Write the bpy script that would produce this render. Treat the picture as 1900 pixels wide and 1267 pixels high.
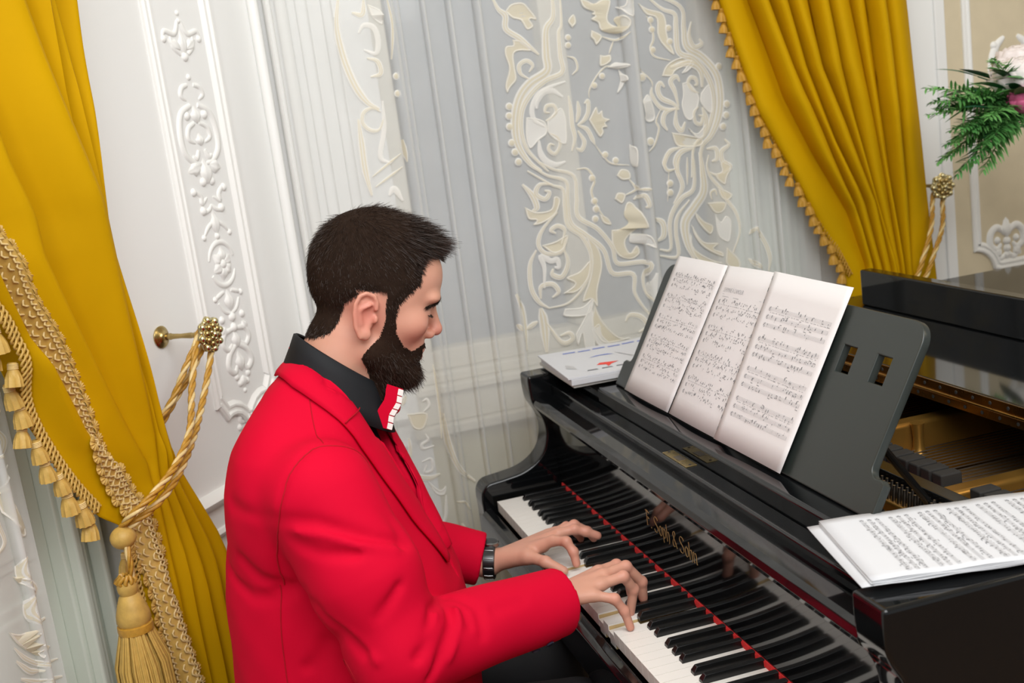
import bpy, bmesh, math, random
import numpy as np
from mathutils import Vector, Matrix
from mathutils.bvhtree import BVHTree

random.seed(7); rng = np.random.default_rng(7)
scene = bpy.context.scene
COL = scene.collection
for _o in list(bpy.data.objects):
    bpy.data.objects.remove(_o)

# ------------------------------------------------------------------ camera
CAM_LOC = Vector((2.3255, -0.5126, 1.5509))
CAM_F = 2157.65                                     # focal length in pixels of the 1900 px frame
_az, _pt, _rl = 0.2493, 0.1982, -0.1328
_fw = Vector((-math.cos(_az)*math.cos(_pt), math.sin(_az)*math.cos(_pt), -math.sin(_pt)))
_rt = _fw.cross(Vector((0, 0, 1))).normalized(); _up = _rt.cross(_fw)
_r2 = _rt*math.cos(_rl) + _up*math.sin(_rl); _u2 = -_rt*math.sin(_rl) + _up*math.cos(_rl)
cam_d = bpy.data.cameras.new('camera'); cam = bpy.data.objects.new('camera', cam_d); COL.objects.link(cam)
cam_d.sensor_width = 36.0; cam_d.lens = CAM_F*36/1900; cam_d.clip_start = .05
M = Matrix((( _r2.x, _u2.x, -_fw.x, CAM_LOC.x), (_r2.y, _u2.y, -_fw.y, CAM_LOC.y), (_r2.z, _u2.z, -_fw.z, CAM_LOC.z), (0, 0, 0, 1)))
cam.matrix_world = M
cam_d.dof.use_dof = True; cam_d.dof.focus_distance = 1.75; cam_d.dof.aperture_fstop = 6.3
scene.camera = cam

# ------------------------------------------------------------------ light and exposure
world = bpy.data.worlds.new('room_light'); scene.world = world; world.use_nodes = True
world.node_tree.nodes['Background'].inputs[0].default_value = (1.0, .99, .97, 1)
world.node_tree.nodes['Background'].inputs[1].default_value = .40
def area_light(name, loc, target, size, energy, color, size_y=None):
    d = bpy.data.lights.new(name, 'AREA'); d.energy = energy; d.color = color; d.size = size
    if size_y: d.shape = 'RECTANGLE'; d.size_y = size_y
    o = bpy.data.objects.new(name, d); COL.objects.link(o); o.location = loc
    o.rotation_euler = (Vector(target)-Vector(loc)).to_track_quat('-Z', 'Y').to_euler()
    return o
area_light('ceiling_bounce_light', (2.25, -.25, 2.85), (.1, -.3, 1.25), 2.0, 76, (.975, .99, 1.0))
area_light('warm_fill_light', (2.4, 2.6, 3.2), (.3, 1.2, .9), 1.0, 14, (1, .86, .62))  # added warm area fill from the right, no actual lamp fixture behind it
vs = scene.view_settings
vs.view_transform = 'Standard'; vs.look = 'None'; vs.gamma = 1.0; vs.use_curve_mapping = False
vs.exposure = 0.0

# ------------------------------------------------------------------ materials
MATS = {}
def pm(name, col, rough=.5, metal=0., spec=.5, coat=0., sheen=0., noise=None, bump=None, sss=0., rn=None, stretch=None):
    """procedural principled material: noise=(scale, amount) varies the colour, bump=(scale, strength, distance)"""
    m = bpy.data.materials.new(name); m.use_nodes = True; nt = m.node_tree; b = nt.nodes['Principled BSDF']
    b.inputs['Base Color'].default_value = (*col, 1); b.inputs['Roughness'].default_value = rough
    b.inputs['Metallic'].default_value = metal; b.inputs['Specular IOR Level'].default_value = spec
    b.inputs['Coat Weight'].default_value = coat; b.inputs['Coat Roughness'].default_value = .03
    if sheen:
        b.inputs['Sheen Weight'].default_value = sheen; b.inputs['Sheen Roughness'].default_value = .45
        b.inputs['Sheen Tint'].default_value = (*[min(1, c*1.4) for c in col], 1)
    if sss:
        b.inputs['Subsurface Weight'].default_value = sss; b.inputs['Subsurface Radius'].default_value = (1, .35, .2); b.inputs['Subsurface Scale'].default_value = .004
    tc = nt.nodes.new('ShaderNodeTexCoord'); src = tc.outputs['Object']
    if stretch:
        mp = nt.nodes.new('ShaderNodeMapping'); mp.inputs['Scale'].default_value = stretch
        nt.links.new(src, mp.inputs['Vector']); src = mp.outputs['Vector']
    if noise:
        n = nt.nodes.new('ShaderNodeTexNoise'); n.inputs['Scale'].default_value = noise[0]; n.inputs['Detail'].default_value = 4
        nt.links.new(src, n.inputs['Vector'])
        mx = nt.nodes.new('ShaderNodeMixRGB'); mx.inputs[1].default_value = (*[max(0, c*(1-noise[1])) for c in col], 1); mx.inputs[2].default_value = (*[min(1, c*(1+noise[1])) for c in col], 1)
        nt.links.new(n.outputs['Fac'], mx.inputs[0]); nt.links.new(mx.outputs[0], b.inputs['Base Color'])
        if rn:
            mr = nt.nodes.new('ShaderNodeMapRange'); mr.inputs['To Min'].default_value = rough-rn; mr.inputs['To Max'].default_value = rough+rn
            nt.links.new(n.outputs['Fac'], mr.inputs['Value']); nt.links.new(mr.outputs[0], b.inputs['Roughness'])
    if bump:
        n2 = nt.nodes.new('ShaderNodeTexNoise'); n2.inputs['Scale'].default_value = bump[0]; n2.inputs['Detail'].default_value = 3
        nt.links.new(src, n2.inputs['Vector'])
        bp = nt.nodes.new('ShaderNodeBump'); bp.inputs['Strength'].default_value = bump[1]; bp.inputs['Distance'].default_value = bump[2]
        nt.links.new(n2.outputs['Fac'], bp.inputs['Height']); nt.links.new(bp.outputs[0], b.inputs['Normal'])
    MATS[name] = m; return m

def sheer_mat(name, col, cover):
    m = bpy.data.materials.new(name); m.use_nodes = True; nt = m.node_tree
    for n in list(nt.nodes):
        if n.type == 'BSDF_PRINCIPLED': nt.nodes.remove(n)
    out = [n for n in nt.nodes if n.type == 'OUTPUT_MATERIAL'][0]
    tr = nt.nodes.new('ShaderNodeBsdfTransparent'); df = nt.nodes.new('ShaderNodeBsdfDiffuse'); tl = nt.nodes.new('ShaderNodeBsdfTranslucent')
    df.inputs[0].default_value = (*col, 1); tl.inputs[0].default_value = (*col, 1)
    m1 = nt.nodes.new('ShaderNodeMixShader'); m1.inputs[0].default_value = .3
    nt.links.new(df.outputs[0], m1.inputs[1]); nt.links.new(tl.outputs[0], m1.inputs[2])
    m2 = nt.nodes.new('ShaderNodeMixShader')
    tc = nt.nodes.new('ShaderNodeTexCoord'); n = nt.nodes.new('ShaderNodeTexNoise'); n.inputs['Scale'].default_value = 9
    nt.links.new(tc.outputs['Object'], n.inputs['Vector'])
    mr = nt.nodes.new('ShaderNodeMapRange'); mr.inputs['To Min'].default_value = cover-.04; mr.inputs['To Max'].default_value = cover+.04
    nt.links.new(n.outputs['Fac'], mr.inputs['Value']); nt.links.new(mr.outputs[0], m2.inputs[0])
    nt.links.new(tr.outputs[0], m2.inputs[1]); nt.links.new(m1.outputs[0], m2.inputs[2])
    nt.links.new(m2.outputs[0], out.inputs['Surface'])
    MATS[name] = m; return m

pm('wall_paint', (.86, .86, .84), .55, noise=(3, .02), bump=(60, .05, .002))
pm('plaster', (.87, .865, .835), .5, noise=(6, .02))
pm('wall_silk', (.66, .57, .40), .6, noise=(14, .10), bump=(40, .08, .002))
pm('pale_green', (.74, .78, .70), .45, noise=(5, .03))
pm('dado_paint', (.58, .52, .30), .55, noise=(6, .05))
pm('sill_stone', (.70, .66, .55), .5, noise=(8, .06))
pm('night_glass', (.27, .30, .34), .08, noise=(2.5, .12), coat=.3)
pm('parquet', (.23, .12, .05), .25, noise=(12, .3), stretch=(1, 8, 1))
pm('ceiling_paint', (.9, .89, .86), .7, noise=(2, .02))
pm('velvet', (.56, .315, .0008), .7, spec=.08, sheen=.12, noise=(7, .12), bump=(900, .12, .0006))
pm('velvet_back', (.36, .24, .06), .8, spec=.1, noise=(7, .1))
pm('braid', (.54, .34, .08), .5, spec=.4, noise=(90, .25), bump=(400, .3, .001))
pm('cord_amber', (.46, .24, .03), .5, spec=.3, noise=(90, .25), bump=(400, .3, .001))
pm('cord_gold', (.48, .25, .03), .38, spec=.5, noise=(160, .35), bump=(700, .4, .0008))
pm('cord_cream', (.72, .54, .24), .4, spec=.5, noise=(160, .2))
pm('brass', (.48, .36, .15), .28, metal=1., noise=(60, .25), rn=.12)
pm('brass_pale', (.70, .62, .36), .22, metal=1., noise=(80, .2), rn=.1)
pm('hinge_brass', (.34, .17, .035), .28, metal=1., noise=(20, .3), rn=.1)
sheer_mat('tulle', (.90, .905, .89), .52)
sheer_mat('lace_cream', (.86, .79, .62), .80)
sheer_mat('lace_white', (.95, .93, .88), .80)
pm('piano_black', (.004, .0045, .005), .06, spec=.5, coat=0., noise=(5, .2))
pm('desk_satin', (.020, .025, .022), .34, spec=.55, noise=(30, .08), rn=.04)
pm('ivory', (.84, .80, .74), .22, spec=.5, noise=(15, .02))
pm('key_wood', (.62, .44, .2), .6, noise=(30, .15))
pm('ebony', (.006, .006, .006), .25, spec=.5, noise=(10, .2))
pm('red_felt', (.62, .02, .02), .9, noise=(200, .2))
pm('gilt_letter', (.62, .43, .16), .35, metal=.6, noise=(40, .15))
pm('iron_plate', (.42, .22, .045), .32, metal=.75, noise=(25, .15), rn=.06)
pm('string_steel', (.30, .26, .22), .35, metal=1., noise=(30, .1))
pm('damper_felt', (.02, .018, .016), .8, noise=(60, .3))
pm('soundboard', (.30, .17, .06), .4, noise=(20, .2), stretch=(1, 10, 1))
pm('paper', (.74, .71, .70), .75, spec=.2, noise=(6, .015))
pm('paper_white', (.60, .605, .625), .7, spec=.2, noise=(6, .012))
pm('paper_grey', (.55, .54, .5), .7, spec=.2, noise=(6, .04))
pm('ink', (.20, .20, .21), .8, spec=.1, noise=(80, .2))
pm('ink_pale', (.48, .475, .48), .8, spec=.1, noise=(80, .2))
pm('ink_red', (.75, .06, .04), .7, noise=(80, .1)); pm('ink_blue', (.12, .18, .55), .7, noise=(80, .1)); pm('ink_green', (.03, .3, .12), .7, noise=(80, .1))

# ------------------------------------------------------------------ mesh helpers
def tag(o, label=None, cat=None, group=None, kind=None):
    if label: o['label'] = label
    if cat: o['category'] = cat
    if group: o['group'] = group
    if kind: o['kind'] = kind
    return o
def empty(name, loc=(0, 0, 0), label=None, cat=None, group=None):
    o = bpy.data.objects.new(name, None); COL.objects.link(o); o.location = loc; o.empty_display_size = .05
    return tag(o, label, cat, group)
def wm(o):
    """world matrix without a depsgraph update"""
    m = o.matrix_basis.copy()
    return m if o.parent is None else wm(o.parent) @ o.matrix_parent_inverse @ m
def adopt(o, parent):
    o.parent = parent; o.matrix_parent_inverse = wm(parent).inverted(); return o
def link(name, me, parent=None):
    o = bpy.data.objects.new(name, me); COL.objects.link(o)
    if parent is not None: adopt(o, parent)
    return o
class MB:
    def __init__(s): s.v = []; s.f = []; s.m = []
    def add(s, vs, fs, mi=0):
        n = len(s.v); s.v.extend([tuple(map(float, p)) for p in vs])
        for f in fs: s.f.append(tuple(i+n for i in f)); s.m.append(mi)
        return s
    def box(s, lo, hi, mi=0):
        x0, y0, z0 = lo; x1, y1, z1 = hi
        return s.add([(x0,y0,z0),(x1,y0,z0),(x1,y1,z0),(x0,y1,z0),(x0,y0,z1),(x1,y0,z1),(x1,y1,z1),(x0,y1,z1)],
              [(0,3,2,1),(4,5,6,7),(0,1,5,4),(1,2,6,5),(2,3,7,6),(3,0,4,7)], mi)
    def prism(s, poly, f0, f1, mi=0, side=None):
        """poly: 2D outline; f0, f1 map a 2D point to the two end faces"""
        n = len(poly); vs = [f0(p) for p in poly] + [f1(p) for p in poly]
        n0 = len(s.v); s.add(vs, [tuple(range(n-1, -1, -1)), tuple(range(n, 2*n))], mi)
        for i in range(n):
            j = (i+1) % n; s.f.append((n0+i, n0+j, n0+n+j, n0+n+i)); s.m.append(mi if side is None else side)
        return s
    def tube(s, path, rad, seg=8, caps=True, mi=0, flat=1.0, nrm=None):
        """sweep; rad a number or a list; flat squashes along nrm (relief)"""
        P = [Vector(p) for p in path]; n = len(P)
        R = [rad]*n if not hasattr(rad, '__len__') else list(rad)
        T = []
        for i in range(n):
            t = (P[min(i+1, n-1)]-P[max(i-1, 0)])
            T.append(t.normalized() if t.length > 1e-9 else Vector((0, 0, 1)))
        if nrm is None:
            up = Vector((0, 0, 1)) if abs(T[0].z) < .9 else Vector((1, 0, 0))
            a = T[0].cross(up).normalized()
        vs = []
        for i in range(n):
            if nrm is not None:
                b = Vector(nrm); a = T[i].cross(b)
                a = a.normalized() if a.length > 1e-6 else Vector((1, 0, 0)); b = a.cross(T[i]).normalized()*-1
                b = Vector(nrm)*flat
            else:
                a = (a - T[i]*a.dot(T[i]));  a = a.normalized() if a.length > 1e-6 else T[i].orthogonal().normalized()
                b = T[i].cross(a)
            for k in range(seg):
                th = 2*math.pi*k/seg
                vs.append(P[i] + (a*math.cos(th) + b*math.sin(th))*R[i])
        fs = []
        for i in range(n-1):
            for k in range(seg):
                k2 = (k+1) % seg; fs.append((i*seg+k, i*seg+k2, (i+1)*seg+k2, (i+1)*seg+k))
        if caps: fs += [tuple(range(seg-1, -1, -1)), tuple(range((n-1)*seg, n*seg))]
        return s.add(vs, fs, mi)
    def lathe(s, prof, o, ax=(0, 0, 1), seg=24, mi=0, rfun=None):
        """prof: (radius, height along ax)"""
        ax = Vector(ax).normalized(); o = Vector(o); a = ax.orthogonal().normalized(); b = ax.cross(a)
        vs = []
        for i, (r, h) in enumerate(prof):
            for k in range(seg):
                th = 2*math.pi*k/seg; rr = r*(rfun(th, i) if rfun else 1)
                vs.append(o + ax*h + (a*math.cos(th)+b*math.sin(th))*rr)
        fs = []
        n = len(prof)
        for i in range(n-1):
            for k in range(seg):
                k2 = (k+1) % seg; fs.append((i*seg+k, i*seg+k2, (i+1)*seg+k2, (i+1)*seg+k))
        fs += [tuple(range(seg-1, -1, -1)), tuple(range((n-1)*seg, n*seg))]
        return s.add(vs, fs, mi)
    def ell(s, c, r, nu=10, nv=6, mi=0, rot=None):
        c = Vector(c); vs = []; fs = []
        for j in range(nv+1):
            ph = math.pi*j/nv
            for i in range(nu):
                th = 2*math.pi*i/nu
                q = Vector((r[0]*math.sin(ph)*math.cos(th), r[1]*math.sin(ph)*math.sin(th), r[2]*math.cos(ph)))
                if rot is not None: q = rot @ q
                vs.append(c+q)
        for j in range(nv):
            for i in range(nu):
                i2 = (i+1) % nu; fs.append((j*nu+i, (j+1)*nu+i, (j+1)*nu+i2, j*nu+i2))
        return s.add(vs, fs, mi)
    def grid(s, pts, mi=0, closed=False, flip=False):
        """pts: rows of 3D points"""
        nr = len(pts); nc = len(pts[0]); vs = [p for r in pts for p in r]; fs = []
        for i in range(nr-1):
            for j in range(nc if closed else nc-1):
                j2 = (j+1) % nc
                f = (i*nc+j, i*nc+j2, (i+1)*nc+j2, (i+1)*nc+j); fs.append(f[::-1] if flip else f)
        return s.add(vs, fs, mi)
    def build(s, name, mats, parent=None, smooth=None, bevel=0., segs=2, solid=0., origin=None):
        me = bpy.data.meshes.new(name)
        vs = s.v
        if origin is not None: vs = [(p[0]-origin[0], p[1]-origin[1], p[2]-origin[2]) for p in vs]
        me.from_pydata(vs, [], s.f)
        if isinstance(mats, str): mats = [mats]
        for m in mats: me.materials.append(MATS[m])
        if len(mats) > 1: me.polygons.foreach_set('material_index', s.m)
        me.update()
        if smooth is not None:
            me.shade_smooth()
            if smooth < 180: me.set_sharp_from_angle(angle=math.radians(smooth))
        o = link(name, me, parent)
        if origin is not None: o.location = origin
        if solid:
            md = o.modifiers.new('thickness', 'SOLIDIFY'); md.thickness = solid; md.offset = 0
        if bevel:
            md = o.modifiers.new('bevel', 'BEVEL'); md.width = bevel; md.segments = segs; md.limit_method = 'ANGLE'; md.angle_limit = math.radians(35); md.harden_normals = smooth is not None
        return o
def struct(o): o['kind'] = 'structure'; return o
def copy_tree(o, parent=None, off=None):
    c = o.copy(); COL.objects.link(c); c.parent = parent
    for ch in o.children: copy_tree(ch, c)
    return c
def smoothpath(pts, n):
    """Catmull-Rom through the points (any dimension)"""
    P = np.array(pts, float); k = len(P)
    if k == 2: t = np.linspace(0, 1, n)[:, None]; return P[0]*(1-t)+P[1]*t
    Q = np.vstack([2*P[0]-P[1], P, 2*P[-1]-P[-2]])
    out = []
    for u in np.linspace(0, k-1-1e-6, n):
        i = int(u); t = u-i; a, b, c, d = Q[i:i+4]
        out.append(.5*((2*b)+(-a+c)*t+(2*a-5*b+4*c-d)*t*t+(-a+3*b-3*c+d)*t**3))
    return np.array(out)

# wall A (left, canted) and wall B (behind the piano) as frames of reference
PA = np.array([.04, -.614]); dA = np.array([-.788, .616]); nA = np.array([.616, .788])
XB = -.36
S_CORNER = (PA[0]-XB)/.788
def A3(s, z, n=0.): q = PA + dA*s + nA*n; return (q[0], q[1], z)
def B3(y, z, n=0.): return (XB+n, y, z)

# ------------------------------------------------------------------ room shell
def quadbox(F, s0, s1, z0, z1, n0, n1, mb, mi=0):
    P = [F(s, z, n) for n in (n0, n1) for z in (z0, z1) for s in (s0, s1)]
    mb.add(P, [(0,1,3,2),(4,6,7,5),(0,4,5,1),(2,3,7,6),(0,2,6,4),(1,5,7,3)], mi)
ZC = 3.6
o = MB(); o.box((-1.2, -3.2, -.05), (4.2, 4.2, 0)); struct(o.build('floor', 'parquet'))
o = MB(); o.box((-1.2, -3.2, ZC), (4.2, 4.2, ZC+.05)); struct(o.build('ceiling', 'ceiling_paint'))
# wall A: solid between the window casing (s = -.20) and the corner, window 2 to its left
wa = MB(); quadbox(A3, -.20, S_CORNER+.05, 0, ZC, -.16, 0, wa); quadbox(A3, -2.6, -.20, 2.9, ZC, -.16, 0, wa); quadbox(A3, -2.6, -1.5, 0, 2.9, -.16, 0, wa)
wall_a = struct(wa.build('wall_left', 'wall_paint'))
# wall B: window 1 between Y -.06 and .86, above the sill at .80
wb = MB(); quadbox(B3, -.36, -.06, 0, ZC, -.16, 0, wb); quadbox(B3, .98, 1.41, 0, ZC, -.16, 0, wb); quadbox(B3, -.06, .98, 2.8, ZC, -.16, 0, wb)
wall_b = struct(wb.build('wall_back', 'wall_paint'))
o = MB(); quadbox(B3, -.06, .98, 0, .80, -.16, 0, o); o.build('window_breast', 'dado_paint', wall_b)
wb2 = MB(); quadbox(B3, 1.41, 4.2, 0, ZC, -.16, 0, wb2); wall_c = struct(wb2.build('wall_right', 'wall_silk'))

# window 1: sill, casing, frame, panes
w1 = empty('window_1', (XB-.12, .4, .8)); struct(w1)
o = MB(); quadbox(B3, -.10, 1.0, .805, .83, -.02, .035, o); quadbox(B3, -.08, .98, .83, .905, -.10, .012, o); quadbox(B3, -.08, .98, .905, .925, -.06, .03, o); quadbox(B3, -.06, .98, .925, .95, -.10, 0, o)
o.build('sill', 'sill_stone', w1, bevel=.004)
o = MB(); quadbox(B3, -.06, .80, .95, 1.0, -.13, -.03, o); quadbox(B3, -.06, -.02, 1.0, 2.8, -.13, -.03, o); quadbox(B3, .75, .80, 1.0, 2.8, -.13, -.03, o); quadbox(B3, -.06, .80, 2.74, 2.8, -.13, -.03, o)
o.build('frame', 'sill_stone', w1, bevel=.004)
o = MB(); quadbox(B3, .345, .405, 1.0, 2.74, -.12, -.02, o); o.build('mullion', 'sill_stone', w1, bevel=.006)
for y0, y1 in ((-.02, .345), (.405, .75)):
    o = MB(); quadbox(B3, y0, y1, 1.0, 2.74, -.09, -.082, o); o.build('pane', 'night_glass', w1)
o = MB(); quadbox(B3, .80, .98, .95, 2.8, -.10, -.03, o)
for a in (.82, .86, .90, .94): quadbox(B3, a, a+.014, .95, 2.8, -.03, -.015, o)
o.build('casing', 'pale_green', w1, bevel=.004)

# window 2 on wall A: panelled shutters in the reveal, pane further left
w2 = empty('window_2', A3(-.8, .3, -.1)); struct(w2)
o = MB(); quadbox(A3, -.30, -.20, 0, 2.9, -.10, -.045, o); o.build('casing', 'pale_green', w2, bevel=.003)
for a, b, n in ((-.292, -.276, -.02), (-.270, -.262, -.028), (-.245, -.232, -.012), (-.226, -.219, -.025)):
    o = MB(); quadbox(A3, a, b, 0, 2.9, -.045, n, o); o.build('casing_bead', 'pale_green', w2, bevel=.005, segs=3)
o = MB(); quadbox(A3, -.62, -.30, 0, 2.9, -.13, -.075, o); o.build('shutter', 'pale_green', w2, bevel=.003)
for z0, z1 in ((.10, .845), (.90, 1.75), (1.80, 2.8)):
    o = MB(); quadbox(A3, -.585, -.335, z0, z1, -.08, -.066, o); f = o.build('shutter_panel', 'pale_green', w2, bevel=.006, segs=3)
    o = MB(); quadbox(A3, -.565, -.355, z0+.02, z1-.02, -.07, -.058, o); o.build('raised_field', 'pale_green', f, bevel=.008, segs=2)
o = MB(); quadbox(A3, -1.5, -.62, .0, .8, -.14, -.06, o); o.build('apron', 'pale_green', w2)
o = MB(); quadbox(A3, -1.5, -.62, .8, 2.9, -.12, -.11, o); o.build('pane', 'night_glass', w2)

# chair rail (dado) on wall A and B, with small carved scrolls
def profile_strip(F, s0, s1, prof, mb):
    mb.prism(prof, lambda p: F(s0, p[0], p[1]), lambda p: F(s1, p[0], p[1]))
rail = [(.785, 0), (.785, .012), (.792, .016), (.800, .012), (.802, .008), (.842, .008), (.845, .014), (.852, .022), (.862, .026), (.868, .020), (.874, .012), (.876, 0)]
o = MB(); profile_strip(A3, -.20, S_CORNER-.01, rail, o); t1 = struct(o.build('trim_1', 'plaster', smooth=35))
o = MB(); profile_strip(B3, -.28, -.11, rail, o); struct(o.build('trim_2', 'plaster', smooth=35))
# corner moulding between the two walls
o = MB()
for s_, n_, r_ in ((.02, .012, .010), (.05, .006, .014), (-.03, .01, .012)):
    if s_ > 0: o.tube([B3(-.30+s_, .0, n_), B3(-.30+s_, ZC, n_)], r_, 10)
    else: o.tube([A3(S_CORNER+s_, 0, n_), A3(S_CORNER+s_, ZC, n_)], r_, 10)
struct(o.build('trim_3', 'plaster', smooth=60))

# plaster panel frames
def frame_path(F, pts, name, parent, prof=((0, 0), (.000, .006), (.004, .010), (.009, .010), (.012, .005), (.017, .004), (.020, .008), (.024, .008), (.028, .003), (.032, .0)), mat='plaster', closed=True, inward=1, k=1.0):
    """pts: outline in (s, z); profile offset runs to the inside of the outline"""
    P = np.array(pts, float); n = len(P); rows = []
    for i in range(n):
        a = P[(i-1) % n] if (closed or i > 0) else P[i]; c = P[(i+1) % n] if (closed or i < n-1) else P[i]
        d1 = P[i]-a; d2 = c-P[i]
        if np.linalg.norm(d1) < 1e-9: d1 = d2
        if np.linalg.norm(d2) < 1e-9: d2 = d1
        d1 = d1/np.linalg.norm(d1); d2 = d2/np.linalg.norm(d2)
        n1 = np.array([-d1[1], d1[0]])*inward; n2 = np.array([-d2[1], d2[0]])*inward
        m = n1+n2; m = m/max(.35, (m@n1)) 
        rows.append([F(*(P[i]+m*u*k), h*k) for u, h in prof])
    mb = MB()
    if closed: rows.append(rows[0])
    mb.grid(rows)
    return mb.build(name, mat, parent, smooth=40)
def notch(c, r, a0, a1, n=7):
    return [(c[0]+r*math.cos(a0+(a1-a0)*i/(n-1)), c[1]+r*math.sin(a0+(a1-a0)*i/(n-1))) for i in range(n)]
L_, R_, Bz, Tz = .118, .332, .985, 2.75
r_ = .045
out = notch((L_, Bz-.0), r_, math.pi/2, 0) 
out = [(L_+.008, Bz+r_)] + notch((L_+.05, Bz-.022), .04, math.radians(120), math.radians(20), 6) + [(R_-.09, Bz-.012)] + notch((R_-.05, Bz-.022), .04, math.radians(160), math.radians(60), 6) + [(R_-.008, Bz+r_), (R_, Bz+r_), (R_, Tz), (L_, Tz), (L_, Bz+r_)]
frame_path(A3, out, 'panel_moulding', wall_a)
# right wall panel: frame with a concave lower corner
out = [(1.478, 1.03), (1.478, 1.005)] + notch((1.478, .945), .06, math.radians(80), math.radians(5), 6) + [(1.56, .942), (2.6, .942), (2.6, 2.7), (1.478, 2.7)]
frame_path(B3, out, 'panel_moulding', wall_c, k=.9)
o = MB(); quadbox(B3, 1.395, 1.425, 0, ZC, 0, .008, o); o.build('panel_stile', 'wall_paint', wall_c, bevel=.003)

# relief ornament: tapered half-round strokes, leaves and buds, one child per motif
def relief(F, parent, strokes, name, scale=1.0, mat='plaster', nvec=None):
    for kind, pts, r in strokes:
        mb = MB()
        if kind == 's':
            p = smoothpath(pts, 4*len(pts)); n = len(p)
            rad = [r*(.35+.65*math.sin(math.pi*min(1, .12+i/(n-1)*.88))**.6) for i in range(n)]
            mb.tube([F(a, b, 0) for a, b in p], rad, 8, nrm=nvec, flat=.62)
        elif kind == 'e':
            for (a, b) in pts: mb.ell(F(a, b, -r*.3), (r, r, r), 12, 8)
        elif kind == 'l':      # leaf from base to tip
            (a, b), (c, d) = pts; L = math.hypot(c-a, d-b); ux, uy = (c-a)/L, (d-b)/L
            rows = []
            for i in range(7):
                t = i/6; w = r*math.sin(math.pi*(t**.7))*(1+.25*math.cos(t*14)) + .0005
                rows.append([F(a+ux*L*t-uy*w*q, b+uy*L*t+ux*w*q, max(0, (.40*r*(1-q*q)+.2*r*abs(math.sin(3*q)))*math.sin(math.pi*min(1, t+.12)))) for q in (-1, -.6, -.25, 0, .25, .6, 1)])
            mb.grid(rows)
        mb.build(name, mat, parent, smooth=60)
nA3 = (nA[0], nA[1], 0)
def mirror(st, c):
    return st + [(k, [(2*c-a, b) for a, b in p], r) for k, p, r in st]
c0 = .226
orn = []
# top spray
orn += mirror([('s', [(c0-.004, 1.80), (c0-.02, 1.775), (c0-.05, 1.78), (c0-.058, 1.765)], .006), ('l', [(c0-.01, 1.745), (c0-.045, 1.765)], .011), ('e', [(c0-.055, 1.765)], .008), ('s', [(c0-.012, 1.735), (c0-.03, 1.75), (c0-.035, 1.77)], .006)], c0)
orn += [('e', [(c0, 1.815), (c0, 1.80)], .006), ('l', [(c0, 1.735), (c0, 1.785)], .012), ('e', [(c0, 1.73)], .010)]
# big cartouche
orn += mirror([('s', [(c0-.010, 1.675), (c0-.028, 1.67), (c0-.035, 1.655), (c0-.020, 1.645)], .006), ('s', [(c0-.012, 1.635), (c0-.045, 1.62), (c0-.058, 1.585), (c0-.055, 1.545), (c0-.030, 1.522), (c0-.008, 1.518)], .008),
               ('e', [(c0-.028, 1.615)], .010), ('s', [(c0-.008, 1.60), (c0-.03, 1.59), (c0-.035, 1.57), (c0-.015, 1.56)], .006), ('l', [(c0-.015, 1.515), (c0-.055, 1.505)], .014), ('s', [(c0-.01, 1.545), (c0-.02, 1.53), (c0-.032, 1.535)], .006)], c0)
orn += [('e', [(c0, 1.69)], .007), ('l', [(c0, 1.60), (c0, 1.635)], .014), ('l', [(c0, 1.555), (c0, 1.58)], .012), ('l', [(c0, 1.478), (c0, 1.53)], .018), ('e', [(c0-.014, 1.482), (c0+.014, 1.482)], .010)]
orn += mirror([('e', [(c0-.05, 1.465)], .009), ('s', [(c0-.05, 1.47), (c0-.03, 1.455), (c0-.03, 1.44), (c0-.01, 1.45)], .006), ('e', [(c0-.03, 1.425)], .010), ('s', [(c0-.028, 1.42), (c0-.010, 1.425), (c0, 1.435)], .005), ('s', [(c0-.005, 1.40), (c0-.025, 1.39), (c0-.04, 1.375)], .005), ('e', [(c0-.043, 1.372)], .007)], c0)
orn += [('l', [(c0, 1.375), (c0, 1.425)], .013), ('e', [(c0, 1.370)], .008)]
# round rosette with a ring
orn += [('s', [(c0+.042*math.cos(a), 1.312+.045*math.sin(a)) for a in np.linspace(.3, 2.9, 8)], .006), ('s', [(c0+.042*math.cos(a), 1.312+.045*math.sin(a)) for a in np.linspace(3.6, 5.9, 8)], .006)]
orn += [('l', [(c0+.006*math.cos(a), 1.312+.006*math.sin(a)), (c0+.034*math.cos(a), 1.312+.036*math.sin(a))], .013) for a in np.arange(6)*math.pi/3+.4]
orn += [('e', [(c0, 1.312)], .012)]
# lower garland
orn += mirror([('s', [(c0-.012, 1.255), (c0-.03, 1.25), (c0-.042, 1.245)], .005), ('e', [(c0-.044, 1.245)], .007), ('s', [(c0-.035, 1.235), (c0-.02, 1.215), (c0+.005, 1.205)], .0045), ('e', [(c0-.035, 1.20)], .009), ('l', [(c0-.03, 1.185), (c0-.045, 1.16)], .010),
               ('s', [(c0-.008, 1.175), (c0-.035, 1.17), (c0-.045, 1.15), (c0-.03, 1.135), (c0-.015, 1.145)], .007), ('s', [(c0-.006, 1.14), (c0-.03, 1.125), (c0-.04, 1.10), (c0-.022, 1.085), (c0-.010, 1.10)], .008), ('e', [(c0-.02, 1.075), (c0-.012, 1.06)], .008)], c0)
orn += [('l', [(c0, 1.215), (c0, 1.26)], .014), ('e', [(c0, 1.20), (c0, 1.178)], .011), ('l', [(c0, 1.135), (c0, 1.175)], .013), ('l', [(c0, 1.085), (c0, 1.13)], .014), ('l', [(c0, 1.075), (c0, 1.045)], .012), ('e', [(c0, 1.042)], .006)]
orn += mirror([('s', [(c0-.006, 1.005), (c0-.028, 1.0), (c0-.034, .985), (c0-.02, .978)], .007), ('e', [(c0-.04, .972)], .008)], c0) + [('l', [(c0, .975), (c0, 1.012)], .013)]
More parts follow.
